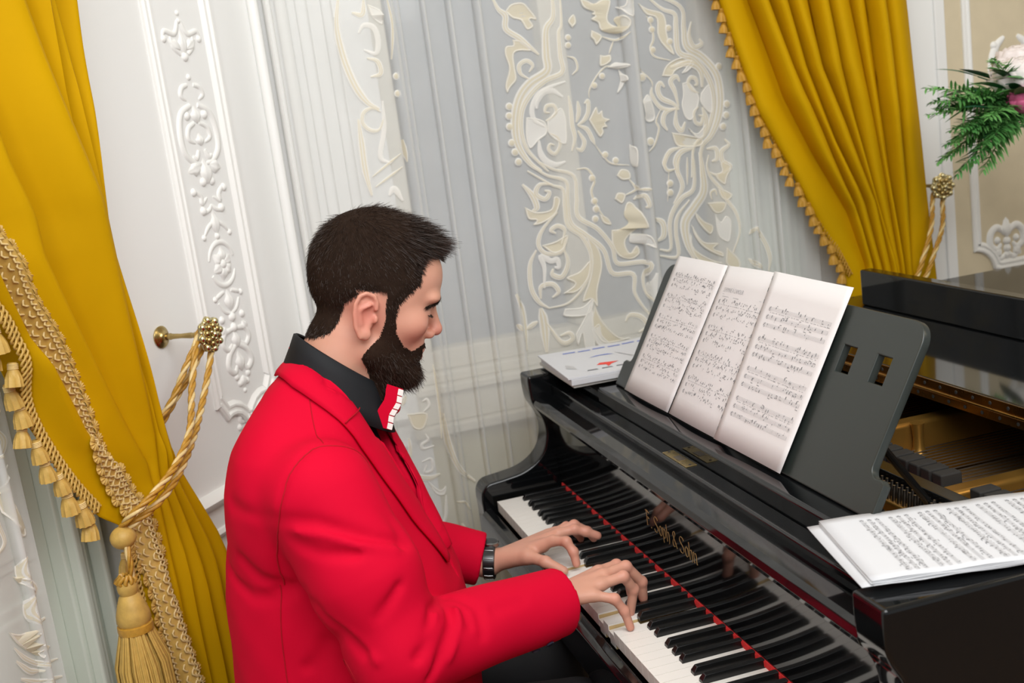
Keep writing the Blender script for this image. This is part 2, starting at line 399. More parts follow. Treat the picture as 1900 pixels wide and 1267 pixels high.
relief(A3, wall_a, orn, 'plaster_ornament', nvec=nA3)
# chair-rail carving
for cs in (.03, .12, .21, .30, .39):
    relief(A3, t1, [('s', [(cs-.03, .815), (cs-.012, .832), (cs+.006, .826), (cs, .815)], .006), ('l', [(cs+.008, .815), (cs+.034, .830)], .008)], 'rail_carving', nvec=nA3)
# right wall ornament
c1 = 1.585
orn = mirror([('s', [(c1-.005, 1.045), (c1-.03, 1.06), (c1-.05, 1.045), (c1-.052, 1.015), (c1-.032, 1.0), (c1-.018, 1.015)], .011), ('l', [(c1-.02, 1.0), (c1-.045, .978)], .014), ('e', [(c1-.03, 1.025)], .011), ('s', [(c1-.004, .985), (c1-.02, .975), (c1-.035, .985)], .008)], c1)
orn += [('l', [(c1, 1.03), (c1, 1.085)], .020), ('e', [(c1, 1.02), (c1, 1.0)], .013), ('l', [(c1, .995), (c1, .965)], .014)]
orn += mirror([('s', [(c1+.01, 1.42), (c1-.02, 1.47), (c1-.01, 1.53), (c1+.02, 1.56)], .013), ('e', [(c1-.012, 1.54)], .012)], c1+.04) + [('l', [(c1+.03, 1.43), (c1+.03, 1.5)], .03)]
relief(B3, wall_c, orn, 'plaster_ornament', nvec=(1, 0, 0))

# ------------------------------------------------------------------ gold velvet curtains
PROF = [(0, 0), (.08, .01), (.16, .05), (.26, .14), (.38, .33), (.51, .57), (.64, .79), (.76, .93), (.86, 1.), (.95, .94), (1.02, .74), (1.05, .46), (1.04, .20), (1.0, .04)]
PROF_R = [(0, .08), (-.025, .28), (-.03, .50), (-.01, .72), (.04, .90), (.12, .99), (.22, 1.), (.34, .94), (.48, .82), (.62, .64), (.75, .42), (.86, .20), (.94, .06), (1, 0)]
def knot_at(k, z):
    k = sorted(k, key=lambda p: p[1]); zs = [p[1] for p in k]; ss = [p[0] for p in k]
    if z > zs[-1]:
        a = (ss[-1]-ss[-2])/(zs[-1]-zs[-2]); return ss[-1]+a*(z-zs[-1])*.8
    return float(np.interp(z, zs, ss))
def drape(F, knots, zs, prof, amp, base, wob=.003, seed=1):
    r = np.random.default_rng(seed); ph = r.uniform(0, 6.28, (40, 3)); rows = []
    for z in zs:
        ks = [knot_at(k, z) for k in knots]; row = []
        for i in range(len(ks)-1):
            w = ks[i+1]-ks[i]
            for j, (t, h) in enumerate(prof):
                a = min(amp(z), 1.25*abs(w)+.008)
                n = base(z) + a*h*(.8+.2*math.sin(ph[i, 0])) + wob*math.sin(z*7+ph[i, 1]+t*3) + .35*wob*math.sin(z*19+ph[i, 2]+t*6)
                row.append(F(ks[i]+t*w, z, n))
        rows.append(row)
    return rows
def bvh_of(o):
    me = o.data; return BVHTree.FromPolygons([v.co.copy() for v in me.vertices], [tuple(p.vertices) for p in me.polygons])
def snap(F, nvec, bvh, s, z, off=0., far=.6):
    o = Vector(F(s, z, far)); n = Vector(nvec); h = bvh.ray_cast(o, -n)
    if h[0] is None:
        h = bvh.find_nearest(Vector(F(s, z, .12)))
    return h[0] + n*off
# tassel parts shared by the fringes
def tassel_meshes(k, ma='braid', mn='cord_cream'):
    sk = MB()
    sk.lathe([(.0005, 0), (.0055*k, 0), (.0062*k, -.003*k), (.006*k, -.009*k), (.0075*k, -.013*k), (.0095*k, -.020*k), (.0105*k, -.030*k), (.0085*k, -.0305*k), (.0005, -.026*k)], (0, 0, 0), (0, 0, 1), 20, rfun=lambda th, i: 1+(.10*math.cos(10*th) if i > 3 else 0))
    a = sk.build('tassel', ma, smooth=70)
    nk = MB()
    for j in range(4): nk.lathe([(.0062*k, -.0018*k*j-.0016*k), (.0070*k, -.0018*k*j-.0026*k), (.0062*k, -.0018*k*j-.0036*k)], (0, 0, 0), (0, 0, 1), 12)
    b = nk.build('tassel_neck', mn, smooth=60)
    ma, mb_ = a.data, b.data; bpy.data.objects.remove(a); bpy.data.objects.remove(b)
    return ma, mb_
T_SK, T_NK = tassel_meshes(1.25); T_SK2, T_NK2 = tassel_meshes(1.0, 'cord_amber', 'cord_amber')
def put(me, name, parent, mat4):
    """mat4 is the world matrix of the piece"""
    o = bpy.data.objects.new(name, me); COL.objects.link(o); o.matrix_basis = mat4; return adopt(o, parent)
def twisted_rope(mb, path, r, turns_per_m=42, mats=(0, 0, 1), seg=6, n=None):
    L = np.array(path, float); d = np.r_[0, np.cumsum(np.linalg.norm(np.diff(L, axis=0), axis=1))]
    n = n or max(8, int(d[-1]/.0035)); u = np.linspace(0, d[-1], n)
    P = np.stack([np.interp(u, d, L[:, k]) for k in range(3)], 1)
    T = np.gradient(P, axis=0); T /= np.linalg.norm(T, axis=1)[:, None]
    a = Vector(T[0]).orthogonal().normalized(); fr = []
    for i in range(n):
        t = Vector(T[i]); a = (a-t*a.dot(t)).normalized(); fr.append((a.copy(), t.cross(a)))
    for q in range(len(mats)):
        pts = []
        for i in range(n):
            th = u[i]*turns_per_m*6.283/3 + q*6.283/len(mats)
            pts.append(Vector(P[i]) + (fr[i][0]*math.cos(th)+fr[i][1]*math.sin(th))*r*.52)
        mb.tube(pts, r*.56, seg, mi=mats[q])
def fringe(curt, F, nvec, pts, step, side, big, zmin=0.):
    """looped gimp along an edge (pts in s, z) with a tassel at every step"""
    p = smoothpath(pts, 400); d = np.r_[0, np.cumsum(np.linalg.norm(np.diff(p, axis=0), axis=1))]
    k = 1.0 if big else .7
    mb = MB(); n = int(d[-1]/.0035); u = np.linspace(0, d[-1], n); q = np.stack([np.interp(u, d, p[:, i]) for i in (0, 1)], 1)
    tg = np.gradient(q, axis=0); tg /= np.linalg.norm(tg, axis=1)[:, None]; nn = np.stack([-tg[:, 1], tg[:, 0]], 1)*side
    for ph, am, md, rr in ((0, .006, -.003, .0022), (3.14, .006, -.003, .0022), (1.5, .005, -.012, .0022), (4.6, .005, -.012, .0022)):
        mb.tube([F(*(q[i]+nn[i]*(md*k+am*k*math.sin(u[i]*520/1.6+ph))), pts3(q[i])+.002*math.cos(u[i]*325+ph)) for i in range(n)], rr*k, 5)
    g = mb.build('fringe_gimp', 'braid' if big else 'cord_amber', curt, smooth=80)
    m1, m2 = (T_SK, T_NK) if big else (T_SK2, T_NK2)
    for j, x in enumerate(np.arange(step*.5, d[-1], step)):
        c = np.array([np.interp(x, d, p[:, i]) for i in (0, 1)]); i = min(n-1, int(x/d[-1]*n))
        if c[1] < zmin: continue
        c = c + nn[i]*(.004*k + (.005*k if j % 2 else 0)); c[1] -= .004
        P = Vector(F(c[0], c[1], pts3(c)))
        ro = Matrix.Rotation(random.uniform(-.25, .25), 4, Vector(nvec)) @ Matrix.Rotation(random.uniform(0, 6), 4, 'Z')
        t = put(m1, 'tassel', curt, Matrix.Translation(P) @ ro @ Matrix.Scale(random.uniform(.92, 1.1), 4))
        put(m2, 'tassel_neck', t, t.matrix_basis.copy())
    return g

# left curtain
kR = [(-.222, 2.9), (-.214, 1.80), (-.212, 1.636), (-.218, 1.391), (-.186, 1.189), (-.165, 1.044), (-.139, .97), (-.093, .84), (-.088, .54), (-.10, .02)]
k3 = [(-.262, 1.798), (-.248, 1.676), (-.234, 1.508), (-.228, 1.413), (-.194, 1.18), (-.177, 1.04), (-.168, .97), (-.137, .84), (-.133, .54), (-.14, .02)]
k2 = [(-.296, 1.797), (-.284, 1.661), (-.266, 1.518), (-.251, 1.396), (-.204, 1.143), (-.189, 1.04), (-.186, .97), (-.171, .84), (-.177, .54), (-.18, .02)]
k1 = [(-.355, 1.795), (-.337, 1.711), (-.308, 1.591), (-.278, 1.471), (-.263, 1.398), (-.241, 1.268), (-.206, 1.081), (-.203, .97), (-.206, .84), (-.211, .54), (-.22, .02)]
k5 = [(-.49, 1.80), (-.441, 1.558), (-.412, 1.48), (-.404, 1.422), (-.363, 1.323), (-.285, 1.155), (-.228, 1.035), (-.221, .97), (-.236, .84), (-.241, .54), (-.25, .02)]
k6 = [(-.63, 1.80), (-.52, 1.45), (-.44, 1.28), (-.368, 1.13), (-.275, 1.01), (-.255, .97), (-.268, .84), (-.27, .54), (-.28, .02)]
k7 = [(-.78, 1.80), (-.61, 1.50), (-.486, 1.307), (-.457, 1.182), (-.409, 1.07), (-.352, .985), (-.312, .955), (-.30, .93), (-.318, .84), (-.325, .68), (-.33, .02)]
zs = np.concatenate([np.linspace(.02, .9, 24), np.linspace(.92, 1.12, 22), np.linspace(1.14, 1.9, 46), np.linspace(1.95, 2.9, 12)])
amp = lambda z: .018+.085*min(1, abs(z-1.0)/.5)
base = lambda z: .105 - .045*math.exp(-((z-1.0)/.16)**2)*0 + .0*z
rows = drape(A3, [k7, k6, k5, k1, k2, k3, kR], zs, PROF, amp, base, .004, 3)
cl = empty('velvet_curtain', A3(-.3, .02, .12), 'mustard velvet curtain left of the pianist, edged with gold braid and tassels', 'curtain', 'mustard velvet curtains')
mb = MB(); mb.grid(rows); dl = mb.build('drape', 'velvet', cl, smooth=75, solid=.002)
bv = bvh_of(dl)
# wide braid: wavy cords between two rows of fan shells
braid_pts = [(-.56, 1.60), (-.52, 1.53), (-.468, 1.439), (-.438, 1.361), (-.398, 1.279), (-.367, 1.189), (-.340, 1.093), (-.305, 1.010), (-.280, .960), (-.282, .900), (-.280, .848), (-.283, .768), (-.286, .647), (-.29, .45)]
bp = smoothpath(braid_pts, 500); bd = np.r_[0, np.cumsum(np.linalg.norm(np.diff(bp, axis=0), axis=1))]
n = int(bd[-1]/.004); u = np.linspace(0, bd[-1], n); q = np.stack([np.interp(u, bd, bp[:, i]) for i in (0, 1)], 1)
tg = np.gradient(q, axis=0); tg /= np.linalg.norm(tg, axis=1)[:, None]; nn = np.stack([-tg[:, 1], tg[:, 0]], 1)
mb = MB(); mb.grid([[snap(A3, nA3, bv, *(q[i]+nn[i]*w), .003) for w in (-.017, -.008, 0, .008, .017)] for i in range(0, n, 2)])
br = mb.build('braid_trim', 'braid', cl, smooth=80, solid=.002)
mb = MB()
cen = [[snap(A3, nA3, bv, *(q[i]+nn[i]*w), .0045) for w in (-.011, -.004, .004, .011)] for i in range(n)]
for kx, ph in ((0, 0), (0, 3.14), (1, 1.2), (2, 4.1), (3, 0), (3, 3.14)):
    mb.tube([cen[i][kx] + Vector((nn[i][0]*dA[0], nn[i][0]*dA[1], nn[i][1]))*.0055*math.sin(u[i]*300+ph) + Vector(nA3)*.0012*math.cos(u[i]*300+ph) for i in range(n)], .0019, 5, mi=0)
mb.build('braid_cord', 'cord_cream', br, smooth=80)
fan = MB(); rows_ = []
for a in range(13):
    th = math.pi*(a/12)*1.04-.06; rr = .0128*(1+.07*(a % 2))
    rows_.append([(0, 0, .003)] + [(rr*t*math.cos(th), rr*t*math.sin(th), .0035+.0030*math.sin(math.pi*t*.9)+(.0012 if a % 2 else -.0004)) for t in (.35, .7, .92, 1.0)])
fan.grid(rows_); fo = fan.build('braid_shell', 'braid', None, smooth=50); fm = fo.data; bpy.data.objects.remove(fo)
for j, x in enumerate(np.arange(.01, bd[-1], .0235)):
    for sd in (-1, 1):
        xx = min(bd[-1]-.001, x + (.011 if sd > 0 else 0)); i = min(n-1, int(xx/bd[-1]*n))
        c = snap(A3, nA3, bv, *(q[i]+nn[i]*.0145*sd), .001)
        ey = Vector((nn[i][0]*dA[0], nn[i][0]*dA[1], nn[i][1]))*sd; ez = Vector(nA3); ex = ey.cross(ez)
        M4 = Matrix((( *ex, 0), (*ey, 0), (*ez, 0), (0, 0, 0, 1))).transposed()
        put(fm, 'braid_shell', br, Matrix.Translation(c) @ M4)
_pl = [snap(A3, nA3, bv, s_, z_, 0) for s_, z_ in [(p[0]+.006, p[1]) for p in [(-.486, 1.307)]]]
def pts3(c):
    h = bv.ray_cast(Vector(A3(c[0]+.022, c[1], .6)), -Vector(nA3))
    if h[0] is None: return .135
    return max(.09, float((h[0]-Vector(A3(c[0]+.022, c[1], 0))).dot(Vector(nA3))))+.003 
fringe(cl, A3, nA3, [(-.62, 1.53), (-.552, 1.42), (-.486, 1.307), (-.457, 1.182), (-.409, 1.07), (-.362, .995)], .0335, -1, True)
fringe(cl, A3, nA3, [(-.312, .93), (-.322, .84), (-.328, .68), (-.332, .5)], .0335, -1, True)

# hooks: rosette on a turned post
def hook(name, base, nv, label):
    nv = Vector(nv); base = Vector(base); e = empty(name, base, label, 'curtain hook', 'brass curtain hooks')
    mb = MB(); mb.lathe([(.001, 0), (.0205, 0), (.0215, .003), (.018, .006), (.013, .007), (.009, .011), (.0075, .016), (.001, .017)], base, nv, 24); mb.build('wall_plate', 'brass', e, smooth=40)
    mb = MB(); mb.lathe([(.006, .012), (.0055, .02), (.0068, .024), (.0055, .028), (.0045, .05), (.0058, .072), (.0048, .078), (.0065, .083), (.0048, .088), (.005, .112)], base, nv, 14); mb.build('post', 'brass', e, smooth=50)
    c = base+nv*.112; a = nv.orthogonal().normalized(); b = nv.cross(a)
    mb = MB(); mb.lathe([(.001, -.002), (.028, -.002), (.033, .001), (.033, .004), (.024, .008), (.012, .010), (.001, .011)], c, nv, 40, rfun=lambda th, i: 1+.07*math.cos(8*th) if i in (2, 3) else 1)
    r = mb.build('rosette', 'brass_pale', e, smooth=40)
    for ring, (rad, k, sz, up) in enumerate(((.0275, 8, .0072, .006), (.0275, 8, .0040, .005), (.0165, 8, .0062, .010), (.0, 1, .0062, .0145), (.009, 5, .0036, .014))):
        for j in range(k):
            th = 2*math.pi*(j+(.5 if ring in (1, 2) else 0))/k
            m = MB(); p = c + (a*math.cos(th)+b*math.sin(th))*rad + nv*up; m.ell(p, (sz, sz, sz), 9, 6)
            m.build('petal' if k > 1 else 'boss', 'brass_pale' if ring != 2 else 'brass', r, smooth=80)
    return e
hook('curtain_hook', A3(0, 1.21, 0), nA3, 'brass flower rosette hook on a post beside the left curtain')
hook('curtain_hook', B3(1.313, 1.21, 0), (1, 0, 0), 'brass flower rosette hook beside the right curtain')

# left rope tie with its tassel
rp = empty('rope_tieback', A3(-.20, 1.0, .15), 'gold twisted rope tieback with a big tassel, round the left curtain', 'tieback', 'rope tiebacks')
mb = MB()
twisted_rope(mb, smoothpath([A3(*p) for p in [(.004, 1.222, .098), (.010, 1.20, .10), (.004, 1.177, .108), (-.065, 1.114, .13), (-.156, 1.062, .165), (-.241, 1.022, .190), (-.303, .995, .192), (-.338, .975, .170), (-.346, .963, .15)]], 120), .0062, mats=(0, 0, 1))
twisted_rope(mb, smoothpath([A3(*p) for p in [(.0, 1.224, .10), (-.02, 1.213, .104), (-.036, 1.199, .108), (-.096, 1.132, .13), (-.173, 1.077, .172), (-.252, 1.041, .196), (-.321, 1.014, .198), (-.352, .990, .175), (-.352, .970, .15)]], 120), .0062, mats=(0, 0, 1))
mb.build('front_rope', ['cord_gold', 'cord_cream'], rp, smooth=80)
mb = MB()
twisted_rope(mb, smoothpath([A3(*p) for p in [(.0, 1.222, .104), (-.02, 1.213, .108), (-.065, 1.165, .10), (-.10, 1.113, .085), (-.14, 1.075, .07), (-.20, 1.03, .07)]], 80), .006, mats=(0, 0, 1))
twisted_rope(mb, smoothpath([A3(*p) for p in [(.006, 1.20, .10), (-.041, 1.149, .09), (-.085, 1.105, .075), (-.14, 1.055, .062), (-.20, 1.02, .062)]], 80), .006, mats=(0, 0, 1))
mb.build('rear_rope', ['cord_gold', 'cord_cream'], rp, smooth=80)
mb = MB(); cb = Vector(A3(-.355, .952, .15)); mb.ell(cb, (.021, .021, .019), 20, 12); mb.build('knot_ball', 'braid', rp, smooth=80)
mb = MB()
for q_ in ((-.012, .0), (.012, .004)):
    twisted_rope(mb, smoothpath([cb+Vector((q_[0], q_[1], -.012)), cb+Vector((q_[0]*1.5, q_[1], -.04)), cb+Vector((q_[0]*.4, 0, -.085))], 40), .0052, mats=(0, 0, 1))
mb.build('hanging_cord', ['cord_gold', 'cord_cream'], rp, smooth=80)
ct = Vector(A3(-.368, .872, .15))
tb = adopt(empty('big_tassel', ct), rp)
mb = MB(); mb.lathe([(.001, .012), (.014, .010), (.0165, .003), (.016, -.006), (.0135, -.012), (.0165, -.015), (.0215, -.028), (.0265, -.045), (.0275, -.058), (.024, -.064), (.001, -.064)], ct, (0, 0, 1), 28, rfun=lambda th, i: 1+.012*math.cos(14*th)); mb.build('tassel_head', 'braid', tb, smooth=60)
mb = MB()
for j in range(10):
    th = j*.6283; mb.tube([ct+Vector((.012*math.cos(th), .012*math.sin(th), .006)), ct+Vector((.017*math.cos(th), .017*math.sin(th), .012)), ct+Vector((.008*math.cos(th+.5), .008*math.sin(th+.5), .020))], .0035, 6)
mb.build('tassel_ruff', 'cord_gold', tb, smooth=80)
mb = MB(); mb.lathe([(.024, -.062), (.0285, -.064), (.0290, -.070), (.0285, -.076), (.024, -.078)], ct, (0, 0, 1), 28); mb.build('tassel_band', 'cord_gold', tb, smooth=60)
mb = MB()
for j in range(150):
    th = j*2.39996; r0 = .012+.014*math.sqrt(random.random()); r1 = r0*1.45+.004
    mb.tube([ct+Vector((r0*math.cos(th), r0*math.sin(th), -.074)), ct+Vector((r1*1.05*math.cos(th+.05), r1*1.05*math.sin(th+.05), -.13)), ct+Vector((r1*1.12*math.cos(th+.1), r1*1.12*math.sin(th+.1), -.235+random.uniform(-.006, .006)))], .0022, 5)
tag(mb.build('tassel_skirt', 'braid', tb, smooth=80), kind='stuff')

# right curtain
sh = lambda k, d: [(a+d, b) for a, b in k]
lo = lambda k, a: k + [(a[0], .9), (a[1], .3), (a[1], .02)]
KR = [lo([(.735, 1.724), (.808, 1.463), (.892, 1.295), (1.009, 1.044)], (1.04, 1.0)), lo([(.815, 1.715), (.886, 1.49), (.955, 1.34), (1.035, 1.187), (1.075, 1.046)], (1.07, 1.04)), lo([(.863, 1.71), (.915, 1.553), (.983, 1.389), (1.052, 1.206), (1.098, 1.032)], (1.10, 1.08)),
      lo([(.914, 1.705), (.95, 1.549), (1.017, 1.363), (1.085, 1.202), (1.128, 1.019)], (1.12, 1.11)), lo([(.972, 1.699), (.997, 1.544), (1.055, 1.379), (1.112, 1.198), (1.147, 1.018)], (1.14, 1.14)), lo([(1.021, 1.694), (1.044, 1.538), (1.093, 1.321), (1.143, 1.094), (1.162, 1.018)], (1.16, 1.17)),
      lo([(1.086, 1.688), (1.117, 1.477), (1.144, 1.26), (1.174, 1.017)], (1.18, 1.20)), lo([(1.121, 1.684), (1.141, 1.474), (1.162, 1.257), (1.186, 1.016)], (1.20, 1.23)), lo([(1.172, 1.679), (1.192, 1.415), (1.202, 1.196), (1.205, 1.013)], (1.225, 1.26)), lo([(1.236, 1.673), (1.249, 1.488), (1.264, 1.243), (1.276, .99)], (1.28, 1.30))]
zs = np.concatenate([np.linspace(.02, .9, 12), np.linspace(.94, 1.8, 60), np.linspace(1.9, 2.9, 8)])
rows = drape(B3, KR, zs, PROF_R, lambda z: .014+.055*min(1, abs(z-.96)/.5), lambda z: .118, .003, 5)
cr = empty('velvet_curtain', B3(1.0, .02, .12), 'mustard velvet curtain behind the piano lid, swept right into narrow folds', 'curtain', 'mustard velvet curtains')
mb = MB(); mb.grid(rows); dr = mb.build('drape', 'velvet', cr, smooth=75, solid=.002)
bv2 = bvh_of(dr)
def pts3(c): return .138
fringe(cr, B3, (1, 0, 0), [(.66, 2.0), (.735, 1.724), (.808, 1.463), (.892, 1.295), (.965, 1.14), (1.015, 1.03)], .0285, -1, False)
rp2 = empty('rope_tieback', B3(1.25, 1.1, .12), 'gold twisted rope tieback of the right curtain, beside the flowers', 'tieback', 'rope tiebacks')
mb = MB()
twisted_rope(mb, smoothpath([B3(*p) for p in [(1.318, 1.228, .10), (1.300, 1.20, .10), (1.289, 1.18, .105), (1.250, 1.12, .15), (1.208, 1.059, .175), (1.178, 1.007, .18), (1.13, .96, .18), (1.06, .93, .16)]], 100), .0062)
twisted_rope(mb, smoothpath([B3(*p) for p in [(1.312, 1.228, .104), (1.325, 1.20, .10), (1.318, 1.173, .105), (1.288, 1.112, .14), (1.245, 1.058, .165), (1.206, 1.0, .175), (1.15, .95, .18), (1.07, .92, .16)]], 100), .0062)
mb.build('rope', ['cord_gold', 'cord_cream'], rp2, smooth=80)

# ------------------------------------------------------------------ sheer curtains with embroidery
def sheer(name, F, s0, s1, folds, z0, z1, base, label, step=.006, seed=2, wav=(.006, 22)):
    """cross-section walks along the wall; each fold is a pinched loop of doubled tulle"""
    sec = []; s = s0; fi = 0; folds = sorted(folds)
    nb = lambda s_: base + wav[0]*math.sin(s_*wav[1]+1) + .4*wav[0]*math.sin(s_*wav[1]*2.3)
    while s < s1:
        if fi < len(folds) and s >= folds[fi][0]-folds[fi][1]*.5:
            c, w, h = folds[fi]
            for t, k in ((-.5, 0), (-.62, .22), (-.66, .45), (-.5, .75), (-.2, .95), (.1, 1.), (.4, .88), (.62, .6), (.66, .35), (.55, .12), (.5, 0)):
                sec.append((c+t*w, nb(c)+k*h))
            s = c+w*.5+step; fi += 1; continue
        sec.append((s, nb(s))); s += step
    zs = np.linspace(z0, z1, 46); rows = []
    for z in zs: rows.append([F(a + .004*math.sin(z*2.2+a*9)*0, z, n_+.002*math.sin(z*5+a*20)) for a, n_ in sec])
    e = empty(name, F((s0+s1)/2, z0, base), label, 'sheer curtain', 'sheer lace curtains')
    mb = MB(); mb.grid(rows); mb.build('tulle', 'tulle', e, smooth=120)
    return e, nb, folds
fl = [(-.262, .026, .010), (-.215, .020, .010), (-.160, .018, .010), (-.028, .018, .03), (-.012, .012, .02), (.048, .009, .02), (.108, .010, .024), (.172, .014, .028), (.522, .026, .03), (.80, .012, .02), (.865, .010, .02)]
sb, nb_b, folds_b = sheer('sheer_curtain', B3, -.285, .98, fl, .02, 2.75, .075, 'white tulle curtain with cream scroll embroidery behind the pianist')
fa = [(-.46, .012, .02), (-.62, .02, .03), (-.75, .02, .03)]
sa, nb_a, folds_a = sheer('sheer_curtain', A3, -.95, -.412, fa, .02, 2.8, .035, 'white embroidered tulle at the far left edge, under the velvet curtain', wav=(.008, 20))
def embroider(F, e, nb, folds, data, nvec):
    for it in data.split('|'):
        head, body = it.split(':'); k, c, w = head[0], int(head[1]), int(head[2:])/1e4*1.2
        P = [tuple(int(x)/1000 for x in q_.split(',')) for q_ in body.split()]
        def hgt(y):
            for f in folds:
                if abs(y-f[0]) < f[1]*.7: return nb(f[0])+f[2]*(1-(abs(y-f[0])/f[1])**2*.9)+.0015
            return nb(y)+.004
        mats = ['lace_white', 'lace_white' if c else 'lace_cream']
        mb = MB()
        if k == 'b':
            p = smoothpath(P, max(6, 5*len(P))); t = np.gradient(p, axis=0); t /= np.maximum(1e-9, np.linalg.norm(t, axis=1))[:, None]; nr = np.stack([-t[:, 1], t[:, 0]], 1)
            m = len(p); rows = []
            for i in range(m):
                ww = w*.5*min(1, .35+2.2*min(i, m-1-i)/m)
                rows.append([F(*(p[i]+nr[i]*ww*x), hgt(p[i][0]+nr[i][0]*ww*x)+.0012*(1-x*x)) for x in ((-1, -.62, -.14, .14, .62, 1) if w > .0095 else (-1, -.55, -.2, .2, .55, 1))])
            nv = len(mb.v); mb.grid(rows)
            mb.m = [0 if (i % 5) in ((0, 2, 4) if w > .0095 else (0, 4)) else 1 for i in range(len(mb.f))]
            mb.build('embroidered_scroll', mats, e, smooth=60)
        elif k == 'p':
            q0 = smoothpath(P+[P[0]], 4*len(P))[:-1]; m = len(q0); cen = q0.mean(0)
            t = np.roll(q0, -1, 0)-np.roll(q0, 1, 0); t /= np.maximum(1e-9, np.linalg.norm(t, axis=1))[:, None]; nr = np.stack([-t[:, 1], t[:, 0]], 1)
            if sum(q0[i][0]*q0[(i+1) % m][1]-q0[(i+1) % m][0]*q0[i][1] for i in range(m)) < 0: nr = -nr
            ew = .0035
            R = [[F(*x, hgt(x[0])) for x in q0], [F(*(x+v*ew*.5), hgt(x[0])+.0016) for x, v in zip(q0, nr)], [F(*(x+v*ew), hgt(x[0])+.0008) for x, v in zip(q0, nr)]]
            mb.grid(R, closed=True); k0 = len(mb.f)
            from mathutils.geometry import tessellate_polygon
            fl_ = [F(*x, hgt(x[0])+.0004) for x in q0]
            tri = tessellate_polygon([[Vector((x[0], x[1], 0)) for x in q0]])
            mb.add(fl_, [tuple(t_) for t_ in tri], 1); mb.m = [0]*k0+[1]*(len(mb.f)-k0)
            mb.build('embroidered_leaf', mats, e, smooth=60)
        else:
            a, b = P[0]; R = [[F(a+w*f*math.cos(t), b+w*f*math.sin(t), hgt(a)+h) for t in np.linspace(0, 6.283, 12, endpoint=False)] for f, h in ((1, 0), (.7, .002), (.05, .0024))]
            mb.grid(R, closed=True); mb.m = [0]*12+[1]*12; mb.build('embroidered_dot', mats, e, smooth=80)
